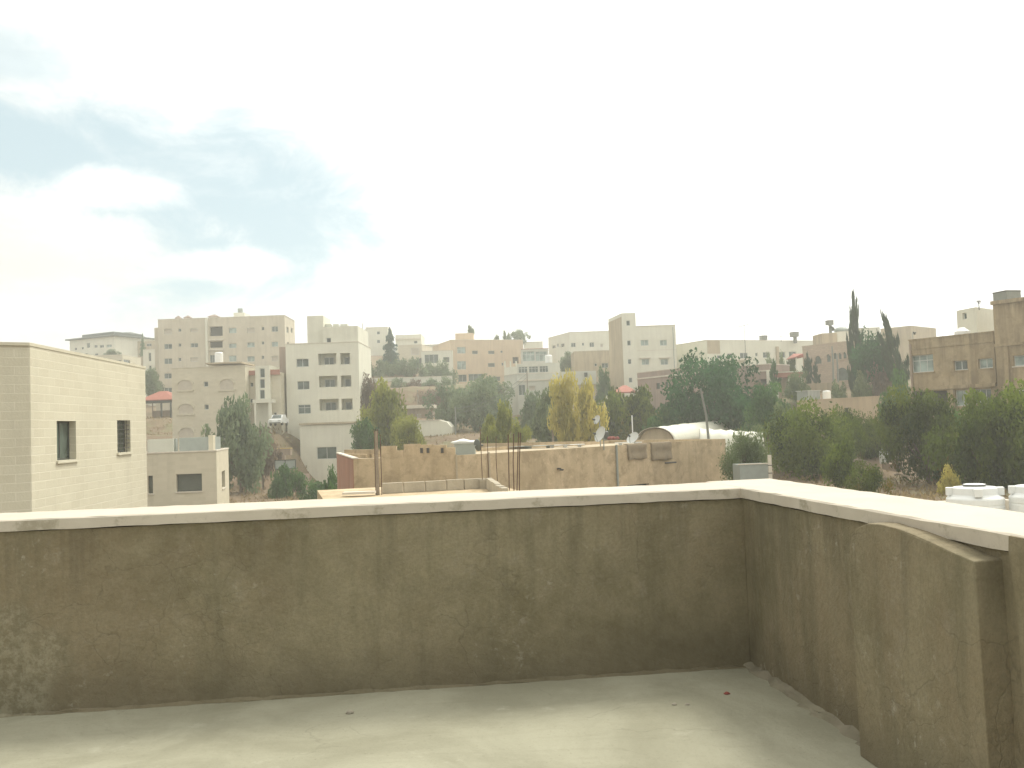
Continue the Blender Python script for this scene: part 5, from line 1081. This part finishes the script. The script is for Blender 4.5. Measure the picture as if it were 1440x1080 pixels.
# ------------------------------------------------------------------ vegetation
T = tree
T('broad_tree', 'olive green tree in front of the arched stone house', 338, 570, 680, 78, 98, 'round', L_hazed)
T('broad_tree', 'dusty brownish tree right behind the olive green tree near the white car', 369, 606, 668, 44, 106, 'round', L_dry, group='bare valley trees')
T('broad_tree', 'dark tree between the red pavilion and the narrow pale house', 214, 521, 556, 26, 172, 'round', L_hazed)
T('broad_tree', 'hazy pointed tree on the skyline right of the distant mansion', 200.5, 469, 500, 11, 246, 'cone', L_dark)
T('broad_tree', 'low hazy tree crown at the foot of the distant mansion', 158, 492, 503, 18, 228, 'round', L_hazed, 'tree')
T('broad_tree', 'yellow green tree standing right of the balcony house', 540, 546, 645, 62, 104, 'round', L_ygreen, seed=2)
T('broad_tree', 'small yellow green tree beside the cream low house with the cut off corner', 575, 590, 642, 36, 98, 'round', L_ygreen)
T('broad_tree', 'low dark green tree at the foot of the yellow green one, by the balcony house', 514, 594, 645, 36, 100, 'round', L_dark)
T('conifer', 'dark bluish conifer on the left of the central skyline', 549, 461, 531, 43, 196, 'cone', L_blue)
T('pine_tree', 'thin hazy pine touching the right side of the balcony house', 508, 473, 535, 22, 200, 'flat', L_dark)
far = [(515, 503, 532, 26), (538, 508, 534, 30), (562, 507, 533, 30), (583, 505, 532, 26), (603, 512, 531, 26), (624, 511, 531, 28)]
fl_ = ['leftmost bush of the hazy row behind the grey retaining wall', 'bush right of the leftmost in the hazy row behind the grey retaining wall', 'wide bush at the foot of the bluish conifer behind the grey wall', 'bush under the dark car shelter roof behind the grey wall', 'bush under the dark curved window of the white villa', 'rightmost bush of the hazy row, touching the peach block']
for (px, y0, y1, w), lb in zip(far, fl_): T('bush', lb, px, y0, y1, w, 192, 'bush', L_hazed, 'bush', 'hazy bushes behind the grey wall', seed=int(px) % 3+1)
for (px, y0, y1, w), lb in zip([(560, 533, 551, 26), (583, 535, 551, 30), (606, 534, 549, 28), (626, 532, 549, 30)], ['leftmost shrub of the hedge between the two retaining walls', 'second shrub from the left of the hedge between the retaining walls', 'third shrub from the left of the hedge between the retaining walls', 'rightmost shrub of the hedge between the retaining walls']): T('shrub', lb, px, y0, y1, w, 176, 'bush', L_hazed if px != 583 else L_dry, 'shrub', 'hedge between the retaining walls')
T('scrub_tree', 'bare greyish scrub between the balcony house and the yellow green tree', 517, 535, 600, 34, 128, 'wispy', L_dry, group='bare valley trees')
T('scrub_tree', 'bare pinkish scrub on the slope left of the spreading cedars', 612, 549, 590, 46, 158, 'wispy', L_dry, group='bare valley trees')
T('cedar_tree', 'spreading dark cedar left of two under the peach block', 632, 546, 606, 58, 140, 'round', L_hazed)
T('cedar_tree', 'spreading dark cedar right of two under the peach block', 678, 540, 612, 76, 136, 'round', L_hazed)
T('broad_tree', 'olive tree top between the peach block and the cedars', 686, 533, 575, 60, 150, 'round', L_hazed)
T('poplar_tree', 'pale yellow green poplar rising behind the rusty bars', 708, 572, 640, 36, 84, 'round', L_ygreen, seed=2)
T('poplar_tree', 'small pale poplar left of the taller one behind the rusty bars', 689, 588, 640, 28, 82, 'round', L_ygreen, seed=3)
T('poplar_tree', 'short pale poplar just right of the tall one behind the rusty bars', 729, 600, 642, 26, 82, 'round', L_ygreen, seed=1)
T('broad_tree', 'dark tree below the grey white house, left of the dense dark one', 748, 557, 622, 48, 118, 'round', L_hazed)
T('broad_tree', 'dense dark olive tree directly left of the yellow poplars', 771, 555, 632, 46, 100, 'round', L_olive)
T('broad_tree', 'dark shrub like tree hidden between the poplars and the grey white house', 784, 547, 600, 26, 126, 'round', L_dark)
T('conifer', 'thin dark young conifer tip above the yellow poplars', 792, 533, 580, 14, 126, 'cone', L_dark)
T('poplar_tree', 'golden yellow poplar, left of the two golden ones', 797, 534, 640, 48, 88, 'round', L_yellow, seed=4)
T('poplar_tree', 'golden yellow poplar, right of the two golden ones', 829, 543, 640, 40, 86, 'round', L_yellow, seed=2)
T('broad_tree', 'green climbing tree against the wall left of the red canopy', 850, 524, 590, 20, 146, 'round', L_dark)
T('broad_tree', 'hazy green tree under the red tiled canopy', 866, 556, 640, 52, 102, 'round', L_fresh)
T('broad_tree', 'green tree in front of the mauve brown house, left of the big pine', 905, 553, 636, 64, 98, 'round', L_mix)
T('broad_tree', 'low dark tree between the big pine and the tunnel greenhouse', 935, 575, 640, 46, 92, 'round', L_dark)
T('pine_tree', 'big dense dark green pine in the right middle of the view', 1003, 508, 612, 120, 92, 'dome', L_pine, seed=1, big=True)
T('broad_tree', 'dark glossy tree right of the big pine', 1084, 545, 615, 64, 80, 'round', L_dark, seed=3)
T('broad_tree', 'grey green shrub like tree under the dark glossy tree', 1100, 575, 640, 50, 72, 'round', L_olive)
T('olive_tree', 'small olive tree beside the red fascia porch', 1121, 526, 565, 34, 105, 'round', L_olive)
T('broad_tree', 'olive bush behind the dark glossy tree by the small mauve house', 1066, 540, 580, 26, 104, 'round', L_dry)
T('climber', 'dark climbing plant on the pillar of the small mauve house', 1089, 508, 548, 13, 112, 'cypress', L_dark, 'plant')
T('young_cypress', 'young dark cypress in front of the rosy stone house, left of two', 1135.5, 499, 538, 12, 118, 'cypress', L_cyp)
T('young_cypress', 'young dark cypress in front of the rosy stone house, right of two', 1147, 511, 539, 11, 117, 'cypress', L_cyp)
for k, (px, y0, y1, w) in enumerate([(1083, 505, 518, 20), (1099, 503, 520, 18), (1112, 506, 523, 22)]): T('shrub', ['green shrub under the long white house, left of three', 'green shrub under the long white house, middle of three', 'yellowish shrub under the long white house, right of three'][k], px, y0, y1, w, 130, 'bush', L_olive if k < 2 else L_mix, 'shrub', 'shrubs under the long white house')
T('cypress', 'tall slim dark cypress with a forked tip', 1204, 421, 560, 23, 110, 'cypress', L_cyp, seed=1)
T('cypress', 'leaning dark cypress at the corner of the brown building', 1266, 445, 560, 26, 100, 'cypress', L_cyp, lean=-9, seed=2)
T('pine_tree', 'rounded dark pine between the two tall cypresses', 1229, 474, 534, 52, 104, 'dome', L_pine, seed=2)
for k, (px, y0, y1, w, m_) in enumerate([(1180, 541, 560, 30, L_olive), (1210, 528, 562, 36, L_olive), (1238, 522, 568, 44, L_dry), (1264, 530, 600, 34, L_dark), (1250, 555, 600, 30, L_dark)]):
    T('shrub', ['olive shrub on the slope under the rosy stone house', 'grey green shrub at the foot of the tall slim cypress', 'brownish scrub under the rounded dark pine', 'dark shrub beside the left corner of the brown building', 'dark shrub at the right end of the low peach wall'][k], px, y0, y1, w, 102 if k < 3 else 84, 'bush', m_, 'shrub', 'shrubs on the right slope')
T('feathery_tree', 'wide feathery green tree in the garden left of the peach wall', 1138, 577, 668, 104, 62, 'wispy', L_fresh, seed=2, big=True)
T('feathery_tree', 'feathery green tree right behind the wide one, against the peach wall', 1184, 581, 650, 58, 66, 'wispy', L_fresh, seed=4, big=True)
T('bush', 'bright round green bush in front of the feathery trees', 1181, 626, 682, 46, 52, 'wispy', L_fresh, 'bush', seed=3)
T('broad_tree', 'brownish tangled tree under the right end of the peach wall', 1222, 590, 652, 62, 68, 'wispy', L_mix, seed=1, big=True)
T('broad_tree', 'autumn tinted leafy tree in front of the brown building, left one', 1302, 556, 668, 98, 56, 'round', L_mix, seed=1, big=True)
T('broad_tree', 'big bright green leafy tree in front of the brown building, right one', 1392, 557, 700, 122, 50, 'round', L_fresh, seed=1, big=True)
T('broad_tree', 'green tree cut off by the right edge of the photo', 1450, 568, 705, 90, 52, 'round', L_fresh, seed=3, big=True)
T('broad_tree', 'dark green tree filling the gap between the two leafy garden trees', 1345, 585, 690, 70, 58, 'round', L_dark, seed=4, big=True)
T('shrub', 'small orange yellow shrub below the leafy garden trees', 1333, 658, 684, 30, 48, 'bush', L_yellow, 'shrub')
T('shrub', 'greyish tangled shrub under the dead branches in the garden', 1220, 655, 705, 52, 46, 'bush', L_mix, 'shrub', big=True)
T('olive_bush', 'greyish olive bush beside the cistern at the end of the tan house', 1046, 611, 684, 58, 50, 'wispy', L_olive, 'bush', seed=2, big=True)
T('hedge_bush', 'dark green hedge clump under the dark framed panels', 403, 657, 672, 44, 93, 'bush', L_dark, 'bush')
T('hedge_bush', 'dark green clump left of the low brown garden wall', 388, 666, 694, 16, 91, 'bush', L_dark, 'bush')
T('hedge_bush', 'low green scrub in front of the annexe of the balcony house', 445, 678, 706, 44, 86, 'bush', L_dark, 'bush')
T('hedge_bush', 'dark green clump against the red brown side wall of the tan house', 466, 662, 706, 26, 70, 'bush', L_dark, 'bush')
T('palm_like_tree', 'umbrella shaped dark pine on the skyline right of the peach block', 730, 465, 484, 26, 250, 'round', L_hazed, 'tree')
T('broad_tree', 'dark green hedge tree left of the plain tan square house', 798, 497, 524, 18, 182, 'round', L_hazed, 'tree')
# dry grass on the open slopes
rng = np.random.default_rng(5); pts = []
zones = [(222, 600, 145, 14, 10, 900), (385, 618, 118, 9, 8, 700), (1130, 672, 58, 9, 9, 600), (1230, 680, 50, 9, 9, 700), (1300, 690, 47, 9, 7, 400), (420, 690, 92, 12, 10, 900), (600, 612, 126, 14, 12, 700), (1160, 552, 112, 12, 6, 500), (360, 660, 106, 9, 10, 500), (690, 603, 140, 10, 10, 400), (430, 760, 60, 26, 24, 1500), (330, 760, 50, 14, 20, 700)]
for px, py, Y, rx_, ry_, n in zones:
    c = P(px, py, Y); q = rng.normal(size=(n, 2))*[rx_*.5, ry_*.5]
    for a, b_ in q: pts.append((c.x+a, c.y+b_, gz(c.x+a, c.y+b_)+.12))
pts = np.array(pts); me = leaves_mesh('dry_grass', pts, rng.random(len(pts)), .24, rng, 2.5, .22)
o = bpy.data.objects.new('dry_grass', me); COL.objects.link(o); me.materials.clear(); me.materials.append(L_straw)
tag(o, 'tufts of dry straw coloured grass on the open slopes', 'grass', kind='stuff')

# ------------------------------------------------------------------ haze
mb = MB(); mb.prism([(-360, -70), (360, -70), (360, 430), (-360, 430)], -10.5, 34)
m_haze = bpy.data.materials.new('haze_air'); m_haze.use_nodes = True; t = NT(m_haze.node_tree)
HZ = .0013
v = t.n('ShaderNodeVolumePrincipled', {'Color': (.94, .96, .91, 1), 'Density': HZ, 'Anisotropy': .5})
t.n('ShaderNodeOutputMaterial', {1: v.outputs[0]})
o = mb.build('haze', m_haze); tag(o, 'pale haze softening the distant houses', 'haze', kind='stuff')
